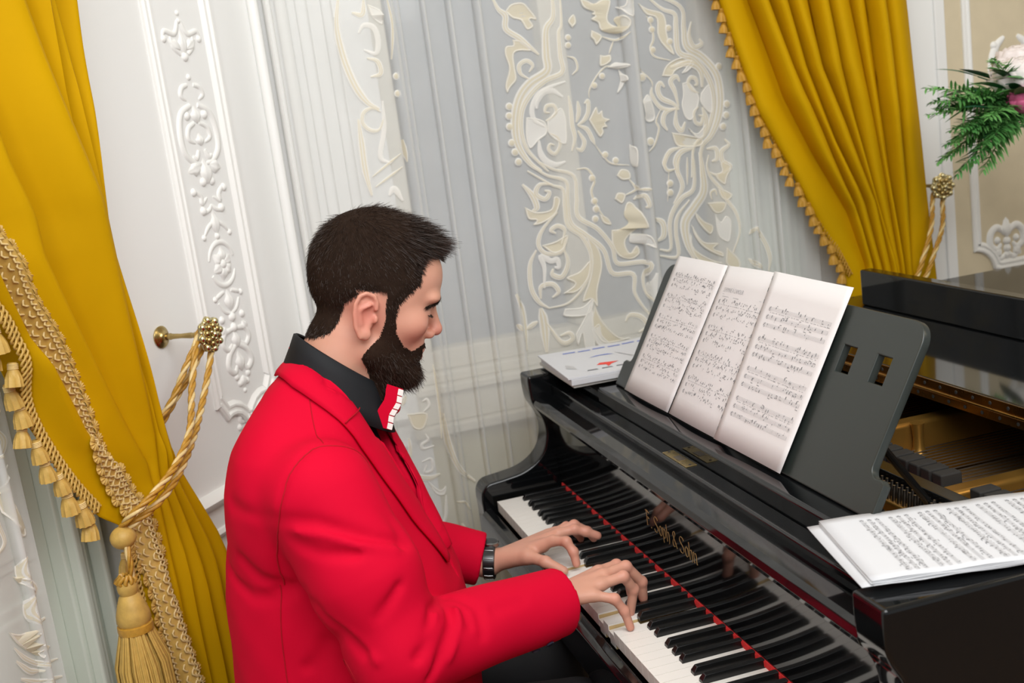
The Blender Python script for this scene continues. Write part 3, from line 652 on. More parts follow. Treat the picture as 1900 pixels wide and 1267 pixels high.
LACE_B = """b0187:351,1789 347,1736 326,1709 319,1654 316,1618 273,1596 245,1566 229,1519 227,1466 247,1420 273,1394|b0110:370,1787 365,1719 356,1699 353,1650 353,1611 310,1597 274,1574 248,1541 239,1496 246,1451 269,1417 289,1392|b199:358,1589 317,1581 286,1567 269,1538 272,1513 293,1495|p10:254,1521 276,1516 297,1503 297,1479 276,1466 254,1450 248,1479|p10:301,1506 337,1532 348,1512 348,1488 340,1448 303,1475|b082:298,1507 315,1514 327,1525 322,1539 305,1540 299,1528 310,1524|b082:304,1478 322,1466 326,1447 311,1430 297,1441 301,1453 312,1450|b1124:280,1537 284,1555 300,1571 323,1573 347,1556|b1124:276,1466 276,1438 286,1418 308,1405 335,1408|b099:361,1557 363,1526 362,1489 365,1460 354,1430|b0100:382,1542 382,1517 373,1494|b0100:374,1475 387,1448 378,1430 365,1435|b0100:375,1487 393,1497 405,1514 408,1539 398,1534|b0100:375,1487 397,1475 408,1451 413,1438|b037:412,1545 415,1563 435,1589 461,1610 481,1611|p10:468,1609 489,1618 513,1607 494,1602|p10:492,1603 506,1580 499,1562 484,1548 494,1575|d067:452,1591|d067:429,1572|b037:413,1438 430,1411 451,1388 494,1378|d075:437,1410|d075:462,1393|p10:499,1427 509,1412 506,1374 497,1385|p00:405,1496 427,1523 432,1508 442,1513 444,1497 460,1490 447,1484 451,1474 439,1473 440,1463 430,1453 420,1466|p00:417,1770 425,1749 450,1737 443,1733 452,1728 441,1721 457,1712 461,1696 480,1686 503,1682 520,1693 523,1708 508,1721 494,1714 502,1698 486,1706 481,1721 492,1757 473,1762 452,1755 436,1763|p10:500,1741 514,1742 523,1760 539,1758 536,1719 521,1717|p00:438,1697 463,1681 447,1663 442,1674 435,1682|b050:463,1679 495,1668 520,1681|b040:488,1666 475,1639|p00:453,1639 464,1636 478,1636 476,1621 451,1614|p00:390,1707 382,1723 397,1736 401,1718|d065:377,1686|d066:375,1669|b052:369,1645 387,1637 391,1615 376,1602|b0119:211,1797 222,1767 236,1750 234,1721 261,1697 284,1673 301,1656|p00:237,1759 252,1773 278,1773 292,1757 306,1734 289,1736 296,1720 280,1714 269,1735 251,1743|p00:245,1696 267,1690 286,1667 257,1670 244,1663 243,1633 243,1608 227,1592 219,1581 217,1599 230,1634 225,1665 229,1683 245,1684|b090:271,1605 254,1619 253,1638 270,1646 283,1634 273,1620|d077:219,1550|d077:216,1529|d077:214,1505|d078:214,1468|d078:219,1446|d078:224,1423|b0132:575,1761 613,1725 643,1710 643,1678 644,1623 685,1602 714,1566 728,1522 723,1472 699,1426 660,1398 646,1327|b0168:599,1759 662,1723 664,1675 667,1633 707,1606 739,1563 745,1509 736,1461 713,1420 681,1391 672,1323|p10:645,1551 665,1549 687,1520 685,1497 663,1464 645,1469 638,1500 644,1522|p10:695,1522 719,1539 726,1505 719,1470 692,1499|b091:688,1523 670,1532 661,1549 670,1561 684,1556 686,1543 677,1542|b091:684,1491 670,1479 671,1456 687,1450 693,1466 682,1471|b0150:619,1590 670,1594 700,1574 700,1535|p10:646,1574 670,1594 686,1592 661,1575|p00:596,1573 609,1595 635,1608 672,1610 677,1596 633,1582 621,1570|p10:648,1444 674,1429 702,1449 695,1423 673,1417|b0131:695,1489 702,1455 692,1423|p00:606,1440 645,1429 687,1414 678,1398 634,1401 614,1410|b0115:630,1491 617,1506 590,1522 582,1543 590,1558 600,1547|b0108:630,1497 624,1534 616,1558 631,1568 639,1555|b0108:627,1495 597,1489 587,1467 596,1446|b0115:623,1492 619,1459 631,1441 643,1460|b090:630,1491 587,1500 566,1532 568,1551|b050:587,1500 570,1472 575,1452 560,1418 544,1403|d089:550,1426|d088:546,1576|b035:540,1596 567,1567 570,1551|p10:536,1516 556,1536 567,1505 567,1476 545,1475|p00:555,1744 578,1729 612,1716 620,1696 620,1664 633,1618 610,1639 596,1667 597,1705 573,1717|b056:573,1714 584,1684 584,1658 575,1640 583,1620 621,1606|d070:582,1703|d070:583,1681|d070:580,1635|d071:624,1680|d071:624,1649|b0107:687,1689 677,1658 688,1631 710,1635 705,1648|d081:759,1488|d081:755,1462|d081:745,1436|d080:748,1578|b0131:656,1395 626,1392 609,1371 612,1331|b0109:627,1402 597,1396 580,1372 582,1358|b0110:695,1389 721,1386 722,1362 707,1357|b0111:745,1406 755,1391 735,1377 736,1353 753,1338 725,1321 697,1332|b0110:250,1413 284,1384 330,1363 328,1320 329,1266 363,1232 404,1189 420,1130 474,1118 473,1073 492,1032 516,997|b0103:270,1417 300,1396 350,1374 352,1324 350,1277 395,1241 428,1192 438,1150 509,1142 497,1107 500,1068 523,1027|b088:241,1400 292,1361 320,1346 319,1304 321,1260 355,1226 371,1172 349,1116 302,1080 251,1074|p00:363,1232 390,1198 396,1153 377,1097 372,1057 359,1077 336,1078 362,1129 372,1179|b0104:296,1361 266,1365 254,1345 273,1330 286,1344 274,1350|b0129:226,1371 245,1343 252,1314 240,1305|p00:225,1318 251,1303 285,1305 296,1332 310,1323 295,1293 262,1276 239,1274 248,1284 230,1290|b094:299,1296 260,1262 245,1228 260,1204 298,1202 313,1232|p00:252,1224 286,1229 318,1239 307,1211 279,1201|b095:300,1220 312,1251 295,1264 278,1256 289,1247|b1113:246,1123 252,1169 248,1199 269,1185 284,1186 286,1167 275,1169|b0114:303,1212 310,1174 291,1144 269,1152 272,1166|b0105:239,1215 220,1182 216,1128 230,1092 251,1074|b0106:235,1099 239,1127 266,1130 278,1110 262,1098|p00:289,1104 322,1121 301,1139 337,1148 367,1169 358,1130 324,1102|p10:288,1067 334,1063 364,1080 347,1042 286,1049|p10:307,1001 339,1040 358,1063 352,951 329,959 326,1001 311,973|p00:365,1061 383,1013 417,973 448,964 385,964 363,983 352,1019|p10:350,1004 371,1015 375,985 392,962 361,964|b0189:232,1077 235,1040 233,969|b0106:242,1038 271,988 298,991 292,1007 269,1004|b0167:171,1124 184,1085 186,1041 185,982|b0113:192,1032 221,1046|b0112:165,1052 177,1035|p00:431,1232 456,1232 477,1243 468,1263 479,1291 497,1281 515,1230 495,1226 464,1201 472,1170 490,1186 496,1167 475,1155 444,1167 429,1199|p10:478,1217 516,1208 528,1176 506,1187 475,1196|b0109:495,1296 512,1304 521,1281 512,1275|p00:461,1358 473,1371 491,1365 493,1347 474,1346|b054:489,1347 502,1320 477,1309|b078:502,1320 533,1316|p00:449,1304 458,1317 477,1311 467,1291|b0138:536,1245 559,1231 559,1201 542,1189|b1159:522,1117 508,1071 525,1038|b0111:441,1007 455,1020 482,1011 495,986 473,974|b060:360,1387 386,1384 401,1356 390,1329 401,1291 417,1263|d076:396,1361|d076:395,1307|d077:397,1288|d077:392,1265|p00:403,1276 425,1262 432,1245 412,1253|b0106:654,1390 655,1353 647,1300 616,1283 591,1257 577,1224 573,1165 544,1168|b0213:675,1385 678,1338 675,1289 645,1256 617,1223 617,1173 631,1131|b093:543,1153 590,1145 591,1202 600,1241 634,1275|p00:646,1244 668,1218 693,1202 683,1183 661,1204 647,1229|p00:633,1216 650,1181 668,1165 705,1157 688,1147 713,1133 710,1123 661,1154 638,1188|p00:628,1197 634,1156 674,1124 711,1106 644,1124 626,1159|b080:700,1374 692,1348 700,1320 724,1289 735,1263 758,1222 762,1176 741,1129|p00:712,1326 731,1330 730,1350 744,1355 756,1337 743,1314 736,1297 718,1312|p00:716,1293 742,1279 752,1268 737,1257 722,1270|b067:697,1266 696,1283 708,1287 712,1274|p00:683,1260 721,1257 736,1250 724,1232 702,1233|p10:702,1230 705,1180 719,1162 735,1160 743,1204 731,1221 716,1208|p00:726,1144 753,1111 753,1088 721,1101|b0111:786,1167 801,1180 825,1141 835,1101 829,1068|b0111:777,1107 808,1079|b079:591,1394 580,1371 586,1353 607,1353|d079:589,1321|d079:587,1299|b032:589,1350 578,1279|b0105:622,1385 610,1352 619,1309 593,1271|b053:639,1377 632,1312|b0146:-131,1828 -144,1768 -140,1703 -124,1639 -103,1600 -79,1582|b0104:-77,1819 -85,1787 -107,1793|b1104:-99,1749 -85,1764 -64,1756 -59,1727 -68,1702 -93,1712|b083:-73,1559 -86,1538 -105,1539 -120,1557 -114,1579 -94,1586 -77,1576|b195:-69,1599 -75,1537 -92,1479 -71,1461|b053:-117,1437 -45,1480|b053:-113,1414 -46,1450|b1115:-86,1391 -72,1404 -57,1375|p10:-71,1807 -43,1790 -44,1761 -64,1778|b060:-32,1818 -28,1756 -39,1684|d068:-35,1647|d068:-37,1610|b069:-40,1510 -38,1460|b097:-89,1694 -67,1684 -64,1658 -87,1653|b0135:-128,1566 -129,1510 -130,1454 -124,1396|b156:-81,909 -70,912 -67,896 -82,884|p00:-120,885 -75,879 -87,845 -111,850|b164:-86,831 -81,815 -97,807 -95,796 -69,798|b164:-103,765 -81,768 -81,742 -100,739 -93,756|b0127:-138,794 -128,741 -95,723 -65,727|p10:-96,716 -71,688 -55,696 -62,675 -83,683|b172:-58,674 -66,623 -80,600|b0114:-40,876 -37,795 -20,736 14,695|b058:-39,659 -21,655 -9,633|b0105:-117,930 -128,908|b063:-44,991 -43,955 -44,873 -49,812|b084:-125,828 -127,792 -137,772|b095:-36,605 -24,580 3,563"""
embroider(B3, sb, nb_b, folds_b, LACE_B, (1, 0, 0))
LACE_A = 'b0120:-464,1126 -446,1127 -436,1146 -451,1173|p00:-438,1106 -469,1077 -474,1042 -443,988 -432,992 -439,1036 -452,1071|b0090:-485,1053 -486,1024 -481,993 -505,981|b0130:-440,949 -460,954 -466,930 -440,896 -462,886 -468,866 -451,842 -433,842|p00:-481,935 -461,924 -440,896 -451,893 -468,916|p00:-519,860 -493,844 -451,833 -471,821 -435,793 -467,800 -465,791 -502,829|b0080:-515,832 -495,803 -460,775 -427,767|b0090:-517,810 -492,780 -467,767|b0100:-516,779 -476,751 -426,735|b0140:-470,1240 -445,1200 -430,1190'
embroider(A3, sa, nb_a, folds_a, LACE_A, nA3)

# ------------------------------------------------------------------ grand piano
KZ = .73; KW = 1.225/52
piano = empty('grand_piano', (.61, .6, 0), 'glossy black grand piano with gilt maker lettering and raised music desk', 'grand piano')
PB = 'piano_black'
def xbox(name, x0, x1, y0, y1, z0, z1, mat=PB, parent=piano, bevel=.003, segs=2):
    mb = MB(); mb.box((x0, y0, z0), (x1, y1, z1)); return mb.build(name, mat, parent, smooth=40, bevel=bevel, segs=segs)
def xprism(name, poly, x0, x1, mat=PB, parent=piano, bevel=.003, smooth=35, segs=2):
    mb = MB(); mb.prism(poly[::-1], lambda p: (x0, p[0], p[1]), lambda p: (x1, p[0], p[1])); return mb.build(name, mat, parent, smooth=smooth, bevel=bevel, segs=segs)
# scrolled arms
armc = smoothpath([(.108, .982), (.108, .951), (.112, .921), (.128, .890), (.134, .860), (.130, .832), (.119, .808), (.097, .788), (.067, .775), (.028, .769), (-.009, .764), (-.024, .750), (-.028, .731), (-.027, .697), (-.027, .62)], 60)
arm = [tuple(p) for p in armc] + [(.30, .62), (.30, .982)]
for x0, x1 in ((-.085, -.020), (1.245, 1.310)):
    xprism('arm', arm, x0, x1, bevel=.006, segs=3, smooth=30)
# rim: spine, tail and bentside
outer = smoothpath([(1.310, .30), (1.310, .62), (1.27, .86), (1.13, 1.08), (.95, 1.28), (.80, 1.50), (.64, 1.68), (.42, 1.75), (.18, 1.72), (.0, 1.63), (-.070, 1.52), (-.085, 1.40)], 60)
outer = np.vstack([outer, [(-.085, .30)]])
def inset(P, d):
    t = np.gradient(P, axis=0); t /= np.linalg.norm(t, axis=1)[:, None]; return P + np.stack([-t[:, 1], t[:, 0]], 1)*d
inner = inset(outer, .065); inner[0] = (1.245, .30); inner[-1] = (-.02, .30)
mb = MB(); rows = []
for (a, b) in zip(outer, inner): rows.append([(a[0], a[1], .62), (a[0], a[1], .986), (b[0], b[1], .986), (b[0], b[1], .62)])
mb.grid(rows, closed=True); mb.build('rim', PB, piano, smooth=40)
bot = [tuple(p) for p in inset(outer, .03)]
mb = MB(); mb.prism(bot, lambda p: (p[0], p[1], .63), lambda p: (p[0], p[1], .66)); mb.build('bottom_board', 'soundboard', piano)
mb = MB(); mb.prism(bot, lambda p: (p[0], p[1], .835), lambda p: (p[0], p[1], .845)); mb.build('soundboard', 'soundboard', piano)
xbox('keybed', -.02, 1.245, -.02, .32, .62, .685)
xprism('key_slip', [(-.030, .63), (-.034, .690), (-.032, .702), (-.024, .709), (-.008, .709), (-.008, .63)], -.02, 1.245, bevel=.002)
# lid: main leaf, folded front leaf with its upright lip, brass hinge
lid_o = [tuple(p) for p in inset(outer, -.012)]; lid_o = [p for p in lid_o if p[1] >= .60]
lid_o = [(1.322, .598)] + lid_o + [(-.097, .598)]
mb = MB(); mb.prism(lid_o, lambda p: (p[0], p[1], .988), lambda p: (p[0], p[1], 1.006)); lid = mb.build('lid', PB, piano, smooth=30, bevel=.004)
flap = xbox('folded_lid_flap', -.097, 1.322, .598, .892, 1.0065, 1.0245, bevel=.004)
xbox('flap_lip', .085, 1.14, .858, .888, 1.0245, 1.103, parent=flap, bevel=.004)
mb = MB(); mb.box((-.09, .5955, .9895), (1.315, .598, 1.0045)); mb.box((-.09, .5955, 1.008), (1.315, .598, 1.0235)); mb.tube([(-.09, .5945, 1.0063), (1.315, .5945, 1.0063)], .0028, 10)
hg = mb.build('lid_hinge', 'hinge_brass', piano, smooth=50)
sm = MB(); sm.lathe([(.0005, .0), (.0032, .0), (.0030, .0008), (.0005, .0010)], (0, 0, 0), (0, -1, 0), 10); so = sm.build('screw', 'damper_felt', None, smooth=40); sme = so.data; bpy.data.objects.remove(so)
for j in range(34):
    for zz, dx in ((.9965, .0), (1.016, .020)):
        put(sme, 'screw', hg, Matrix.Translation((-.07+j*.041+dx, .5954, zz)))
# fallboard with bullnose lip, felt and lettering
fb = xprism('fallboard', [(.1495, .737), (.1495, .888), (.1485, .896), (.143, .903), (.124, .906), (.116, .911), (.113, .920), (.116, .930), (.124, .936), (.150, .938), (.168, .934), (.168, .737)], -.019, 1.244, bevel=.0012, smooth=12)
rail = xbox('nameboard_rail', -.019, 1.244, .158, .192, .90, .955, bevel=.004)
xprism('desk_ledge', [(.192, .90), (.192, .981), (.196, .985), (.268, .985), (.268, .965), (.215, .965), (.215, .90)], .19, 1.085, bevel=.002)
for x0, x1, y1 in ((-.019, .188, .42), (1.087, 1.244, .225)): xbox('side_ledge', x0, x1, .196, y1, .93, .975)
mb = MB(); mb.box((.577, .164, .9551), (.672, .184, .9562)); pl = mb.build('lock_plate', 'brass', piano, bevel=.0004)
mb = MB(); mb.box((.612, .168, .9562), (.638, .180, .9568)); mb.build('bolt_plate', 'string_steel', pl)
for x in (.583, .666):
    mb = MB(); mb.lathe([(.0005, 0), (.0026, 0), (.002, .0008), (.0005, .0009)], (x, .174, .9562), (0, 0, 1), 10); mb.build('screw', 'damper_felt', pl)
mb = MB(); mb.box((0, .1478, .7285), (1.225, .1500, .7412))
for k in range(52):
    mb.box((k*KW+.004, .1462, .7310), (k*KW+.010, .1480, .7400))
mb.build('felt_strip', 'red_felt', piano, bevel=.0008)
# broad-nib lettering on the fallboard
GL = {'F': (.62, [[(.05, 1.0), (.16, .9), (.16, .08), (.1, 0)], [(.0, .98), (.2, 1.02), (.5, .92), (.58, .98)], [(.16, .55), (.3, .6), (.45, .52)], [(.1, 0), (.26, .04)]]),
      '.': (.22, [[(.05, .06), (.12, .0)]]),
      'S': (.66, [[(.55, .84), (.46, .98), (.2, 1.0), (.08, .82), (.14, .66), (.46, .4), (.52, .2), (.38, .02), (.15, .0), (.02, .14)], [(.55, .84), (.6, .95)]]),
      'o': (.46, [[(.2, .64), (.06, .52), (.06, .14), (.2, .0), (.36, .12), (.36, .5), (.2, .64)]]),
      'p': (.48, [[(.0, .56), (.08, .64), (.08, -.2), (.14, -.28)], [(.08, .52), (.24, .64), (.36, .5), (.36, .14), (.22, .02), (.08, .1)]]),
      'h': (.50, [[(.02, .96), (.08, 1.0), (.08, .06), (.14, .0)], [(.08, .5), (.24, .64), (.36, .52), (.36, .08), (.3, -.12)]]),
      'n': (.52, [[(.0, .56), (.08, .64), (.08, .06), (.14, .0)], [(.08, .5), (.24, .64), (.36, .52), (.36, .06), (.44, .0)]]),
      '&': (.60, [[(.54, .0), (.34, .34), (.14, .72), (.16, .93), (.30, 1.0), (.40, .86), (.28, .62), (.08, .36), (.06, .12), (.2, .0), (.38, .1), (.52, .36)]]), ' ': (.26, [])}
txt = 'F. Soph & Sohn'; tw = sum(GL[c][0] for c in txt); x = .502; sx = .216/tw; sy = .0275; z0 = .808
ang = math.radians(38); nib = (.055*math.cos(ang), .055*math.sin(ang))
for c in txt:
    w, sts = GL[c]
    if sts:
        mb = MB()
        for st in sts:
            p = smoothpath(st, 6*len(st)) if len(st) > 2 else np.array(st)
            for i in range(len(p)-1):
                a, b = p[i], p[i+1]; q = [(a[0]-nib[0], a[1]-nib[1]), (a[0]+nib[0], a[1]+nib[1]), (b[0]+nib[0], b[1]+nib[1]), (b[0]-nib[0], b[1]-nib[1])]
                ar = sum(q[k][0]*q[(k+1) % 4][1]-q[(k+1) % 4][0]*q[k][1] for k in range(4))
                if ar < 0: q = q[::-1]
                mb.add([(x+u*sx, .1492, z0+v*sy) for u, v in q], [(0, 1, 2, 3)])
        mb.build('gilt_letter', 'gilt_letter', fb)
    x += w*sx
# keys
names = [('A', 'B', 'C', 'D', 'E', 'F', 'G')[k % 7] for k in range(52)]
OFF = {'A': .0033, 'C': -.0023, 'D': .0023, 'F': -.0033, 'G': 0.}   # black key after this white, shift of its centre
BW = .0132
def white_mesh(nm, has_l, has_r):
    g = .0006; l0, r0 = g, KW-g; lt, rt = l0, r0
    prev = {'B': 'A', 'D': 'C', 'E': 'D', 'G': 'F', 'A': 'G'}.get(nm)
    if prev and has_l: lt = OFF[prev]+BW/2+g
    if nm in OFF and has_r: rt = KW+OFF[nm]-BW/2-g
    poly = [(l0, 0), (r0, 0), (r0, .0505), (rt, .0505), (rt, .1495), (lt, .1495), (lt, .0505), (l0, .0505)]
    out = [poly[0]]
    for p in poly[1:]:
        if abs(p[0]-out[-1][0])+abs(p[1]-out[-1][1]) > 1e-6: out.append(p)
    mb = MB(); mb.prism(out, lambda p: (p[0], p[1]+.0012 if p[1] < .001 else p[1], -.024), lambda p: (p[0], p[1]+.0012 if p[1] < .001 else p[1], -.0026), 1)
    mb.prism(out, lambda p: (p[0], p[1], -.0026), lambda p: (p[0], p[1], 0), 0)
    mb.box((l0, .0002, -.022), (r0, .0013, -.0026), 0)
    o = mb.build('white_key', ['ivory', 'key_wood'], None, smooth=30); me = o.data; bpy.data.objects.remove(o); return me
WM = {n: white_mesh(n, True, True) for n in 'ABCDEFG'}; WA0 = white_mesh('A', False, True); WC8 = white_mesh('C', True, False)
mb = MB()
h_ = .0118; b0, b1 = BW/2, .0047
mb.add([(-b0, .0505, -.003), (b0, .0505, -.003), (b0, .1490, -.003), (-b0, .1490, -.003), (-b0, .0510, .004), (b0, .0510, .004), (b0, .1490, .004), (-b0, .1490, .004), (-b1, .0570, h_), (b1, .0570, h_), (b1+.0003, .1490, h_), (-b1-.0003, .1490, h_)],
       [(0, 3, 2, 1), (0, 1, 5, 4), (1, 2, 6, 5), (2, 3, 7, 6), (3, 0, 4, 7), (4, 5, 9, 8), (5, 6, 10, 9), (6, 7, 11, 10), (7, 4, 8, 11), (8, 9, 10, 11)])
bo = mb.build('black_key', 'ebony', None, smooth=50); BME = bo.data; bpy.data.objects.remove(bo)
DOWN = {27: .0085, 29: .0085, 18: .0075}
for k in range(52):
    me = WA0 if k == 0 else WC8 if k == 51 else WM[names[k]]
    o = bpy.data.objects.new('white_key', me); COL.objects.link(o); adopt(o, piano)
    tilt = DOWN.get(k, 0); o.location = (k*KW, 0, KZ-tilt); o.rotation_euler = (tilt/.22, 0, 0)
for k in range(51):
    if names[k] in OFF:
        o = bpy.data.objects.new('black_key', BME); COL.objects.link(o); adopt(o, piano); o.location = ((k+1)*KW+OFF[names[k]], 0, KZ)
        md = o.modifiers.new('bevel', 'BEVEL'); md.width = .0012; md.segments = 2; md.limit_method = 'ANGLE'; md.angle_limit = .5; md.harden_normals = True
# music desk: one board with rounded corners and square holes, leaning back on the ledge
TD = math.atan(.555); DY, DZ = .2275, .987
def desk_pt(x, v, n=0.):      # v runs up the board, n out of its face towards the player
    return Vector((x, DY + v*math.sin(TD) - n*math.cos(TD), DZ + v*math.cos(TD) + n*math.sin(TD)))
def arc(cx, cy, r, a0, a1, n=8): return [(cx+r*math.cos(a0+(a1-a0)*i/(n-1)), cy+r*math.sin(a0+(a1-a0)*i/(n-1))) for i in range(n)]
x0, x1, vt = .232, 1.062, .258
P_ = math.pi
half = [(x1+.033, .003), (x1+.033, .047), (x1+.026, .051)] + arc(x1+.014, .066, .016, -P_/2, -P_, 6) + [(x1-.002, .09), (x1, vt-.03)] + arc(x1-.028, vt-.028, .028, 0, P_/2, 9)
left = [(x0+x1-a, b) for a, b in half][::-1]
cu = bpy.data.curves.new('music_desk', 'CURVE'); cu.dimensions = '2D'; cu.fill_mode = 'BOTH'; cu.extrude = .0040; cu.bevel_depth = .0022; cu.bevel_resolution = 2
loops = [half + left]
for hx in (.918, 1.001): 
    for c in (hx, x0+x1-hx): loops.append([(c-.0185, .163), (c+.0185, .163), (c+.0185, .206), (c-.0185, .206)])
for lp in loops:
    sp = cu.splines.new('POLY'); sp.points.add(len(lp)-1); sp.use_cyclic_u = True
    for i, (a, b) in enumerate(lp): sp.points[i].co = (a, b, 0, 1)
co = bpy.data.objects.new('tmp', cu); COL.objects.link(co); bpy.context.view_layer.update()
dm = bpy.data.meshes.new_from_object(co.evaluated_get(bpy.context.evaluated_depsgraph_get())); bpy.data.objects.remove(co)
for v in dm.vertices: v.co = desk_pt(v.co.x, v.co.y, v.co.z-.0063)
dm.materials.clear(); dm.materials.append(MATS['desk_satin']); dm.shade_smooth(); dm.set_sharp_from_angle(angle=.5)
dm.name = 'music_desk'; desk = link('music_desk', dm, piano)
for px_ in (.34, .95):
    mb = MB(); mb.tube([desk_pt(px_, .12, -.02), (px_, .425, .908)], .006, 8); mb.build('desk_prop', 'ebony', piano, smooth=60)
# iron frame, strings, dampers seen behind the desk
for xs, zt in ((.12, .93), (.38, .935), (.645, .95), (.895, .922), (1.10, .93)):
    xbox('frame_strut', xs, xs+.036, .43, 1.5 if xs < .7 else (1.2 if xs < 1 else .9), .85, zt, 'iron_plate', bevel=.008, segs=3)
xbox('pin_block', -.015, 1.24, .40, .455, .86, .905, 'iron_plate', bevel=.004)
xbox('plate_flange', .681, .895, .455, .472, .86, .912, 'iron_plate', bevel=.004)
mb = MB(); mb.lathe([(.001, .0), (.016, .0), (.013, .006), (.0095, .014), (.0085, .03), (.0105, .052), (.0115, .056), (.001, .056)], (.690, .575, .895), (0, 0, 1), 18); mb.build('frame_post', 'iron_plate', piano, smooth=40)
mb = MB()
for j in range(100):
    xx = .0+j*.0122
    if any(abs(xx-s-.018) < .024 for s in (.12, .38, .645, .895, 1.10)): continue
    mb.tube([(xx, .42, .907), (xx-.012, 1.35 if xx < .6 else 1.05, .900)], .0011 if j > 25 else .002, 5, caps=False)
tag(mb.build('strings', 'string_steel', piano), kind='stuff')
for j in range(40):
    xx = .02+j*.0295
    if any(abs(xx-s-.018) < .026 for s in (.12, .38, .645, .895, 1.10)): continue
    xbox('damper', xx-.012, xx+.012, .478, .515, .908, .934, 'damper_felt', bevel=.003)
xbox('damper_felt_strip', .69, .89, .466, .474, .905, .914, 'red_felt', bevel=.001)
xbox('hammer_rail', .70, 1.10, .425, .452, .912, .936, 'ebony', bevel=.003)
pin = MB(); pin.lathe([(.003, 0), (.003, .016), (.0024, .018), (.0024, .024), (.0005, .0245)], (0, 0, 0), (0, .1, 1), 8); po = pin.build('tuning_pin', 'string_steel', None, smooth=40); pme = po.data; bpy.data.objects.remove(po)
for r in range(2):
    for j in range(28):
        put(pme, 'tuning_pin', piano, Matrix.Translation((.70+j*.013+r*.006, .408+r*.010, .905)))
# legs and lyre
for lx, ly in ((.06, .14), (1.16, .14), (.45, 1.45)):
    mb = MB(); mb.lathe([(.03, 0), (.032, .03), (.035, .06), (.05, .1), (.055, .3), (.065, .5), (.07, .56), (.075, .6), (.075, .632)], (lx, ly, 0), (0, 0, 1), 20); mb.build('leg', PB, piano, smooth=40)
mb = MB(); mb.box((.50, .22, .06), (.72, .30, .10)); mb.tube([(.53, .26, .09), (.53, .26, .63)], .016, 10); mb.tube([(.69, .26, .09), (.69, .26, .63)], .016, 10); mb.build('lyre', PB, piano, smooth=40)
for px_ in (.55, .61, .67):
    mb = MB(); mb.box((px_-.012, .14, .07), (px_+.012, .24, .08)); mb.build('pedal', 'brass_pale', piano, bevel=.004)

# ------------------------------------------------------------------ sheet music and papers
def print_staves(P3, x0, x1, v0, v1, systems, seed, dens=.7, stave=3, ink='ink', notes=True):
    """staves, notes and lyrics as flat print; P3 maps page (u, v) in metres to space. returns one builder per system"""
    r = random.Random(seed); out = []
    H = (v1-v0)/systems
    for s in range(systems):
        mb = MB(); top = v1-s*H
        def rect(a, b, c, d, mi=0, e=0.): mb.add([P3(a, b, e), P3(c, b, e), P3(c, d, e), P3(a, d, e)], [(0, 1, 2, 3)], mi)
        sp = H*.80/stave; lh = sp*.42
        for q in range(stave):
            base = top - q*sp - lh
            for l in range(5): rect(x0, base+lh*l/4-.00013, x1, base+lh*l/4+.00013, 1)
            xx = x0+.008; step = (x1-x0)/34
            rect(x0, base-.0001, x0+.0004, base+lh); rect(x1-.0003, base, x1, base+lh)
            mb.tube([P3(x0+.003+.0014*math.sin(i*1.3), base-lh*.15+lh*1.3*i/7, .0001) for i in range(8)], .00035, 3, mi=0)
            for bar in range(1, 4): rect(x0+(x1-x0)*bar/4, base, x0+(x1-x0)*bar/4+.0003, base+lh, 1)
            while xx < x1-.004:
                xx += step*r.uniform(.5, 1.6)
                if r.random() > dens or xx > x1-.003: continue
                yy = base + lh*r.uniform(-.1, 1.); chord = r.choice((1, 1, 2, 3))
                for c in range(chord):
                    y2 = yy + c*lh*.26; w = .0011; h = .0008
                    mb.add([P3(xx+w*math.cos(t), y2+h*math.sin(t), .0001) for t in np.linspace(0, 6.283, 6, endpoint=False)], [tuple(range(6))], 0)
                up = 1 if r.random() < .6 else -1
                rect(xx+.0009*up-.00012, min(yy, yy+up*lh*.8), xx+.0009*up+.00015, max(yy, yy+up*lh*.8))
                if r.random() < .3: 
                    l2 = r.uniform(.003, .006); rect(xx+.0009*up, yy+up*lh*.8-.0004, min(x1, xx+l2), yy+up*lh*.8+.0004)
            if q == 0 and stave == 3:      # lyrics
                xx = x0+.006
                while xx < x1-.006:
                    l2 = r.uniform(.003, .009); rect(xx, base-lh*.55, min(x1, xx+l2), base-lh*.55+.0009, 1); xx += l2+r.uniform(.0015, .006)
        out.append(mb)
    return out
book = empty('sheet_music', desk_pt(.58, 0, .001), "three taped pages of sheet music standing open on the music desk", 'sheet music')
title_font = None
pages = [((.255, .0), (.470, .0), (.480, .278), (.270, .277), 4, 5, .78), ((.470, .0), (.682, .0), (.668, .283), (.482, .278), 1, 4, .75), ((.674, .0), (.882, .0), (.882, .284), (.664, .283), 2, 4, .55)]
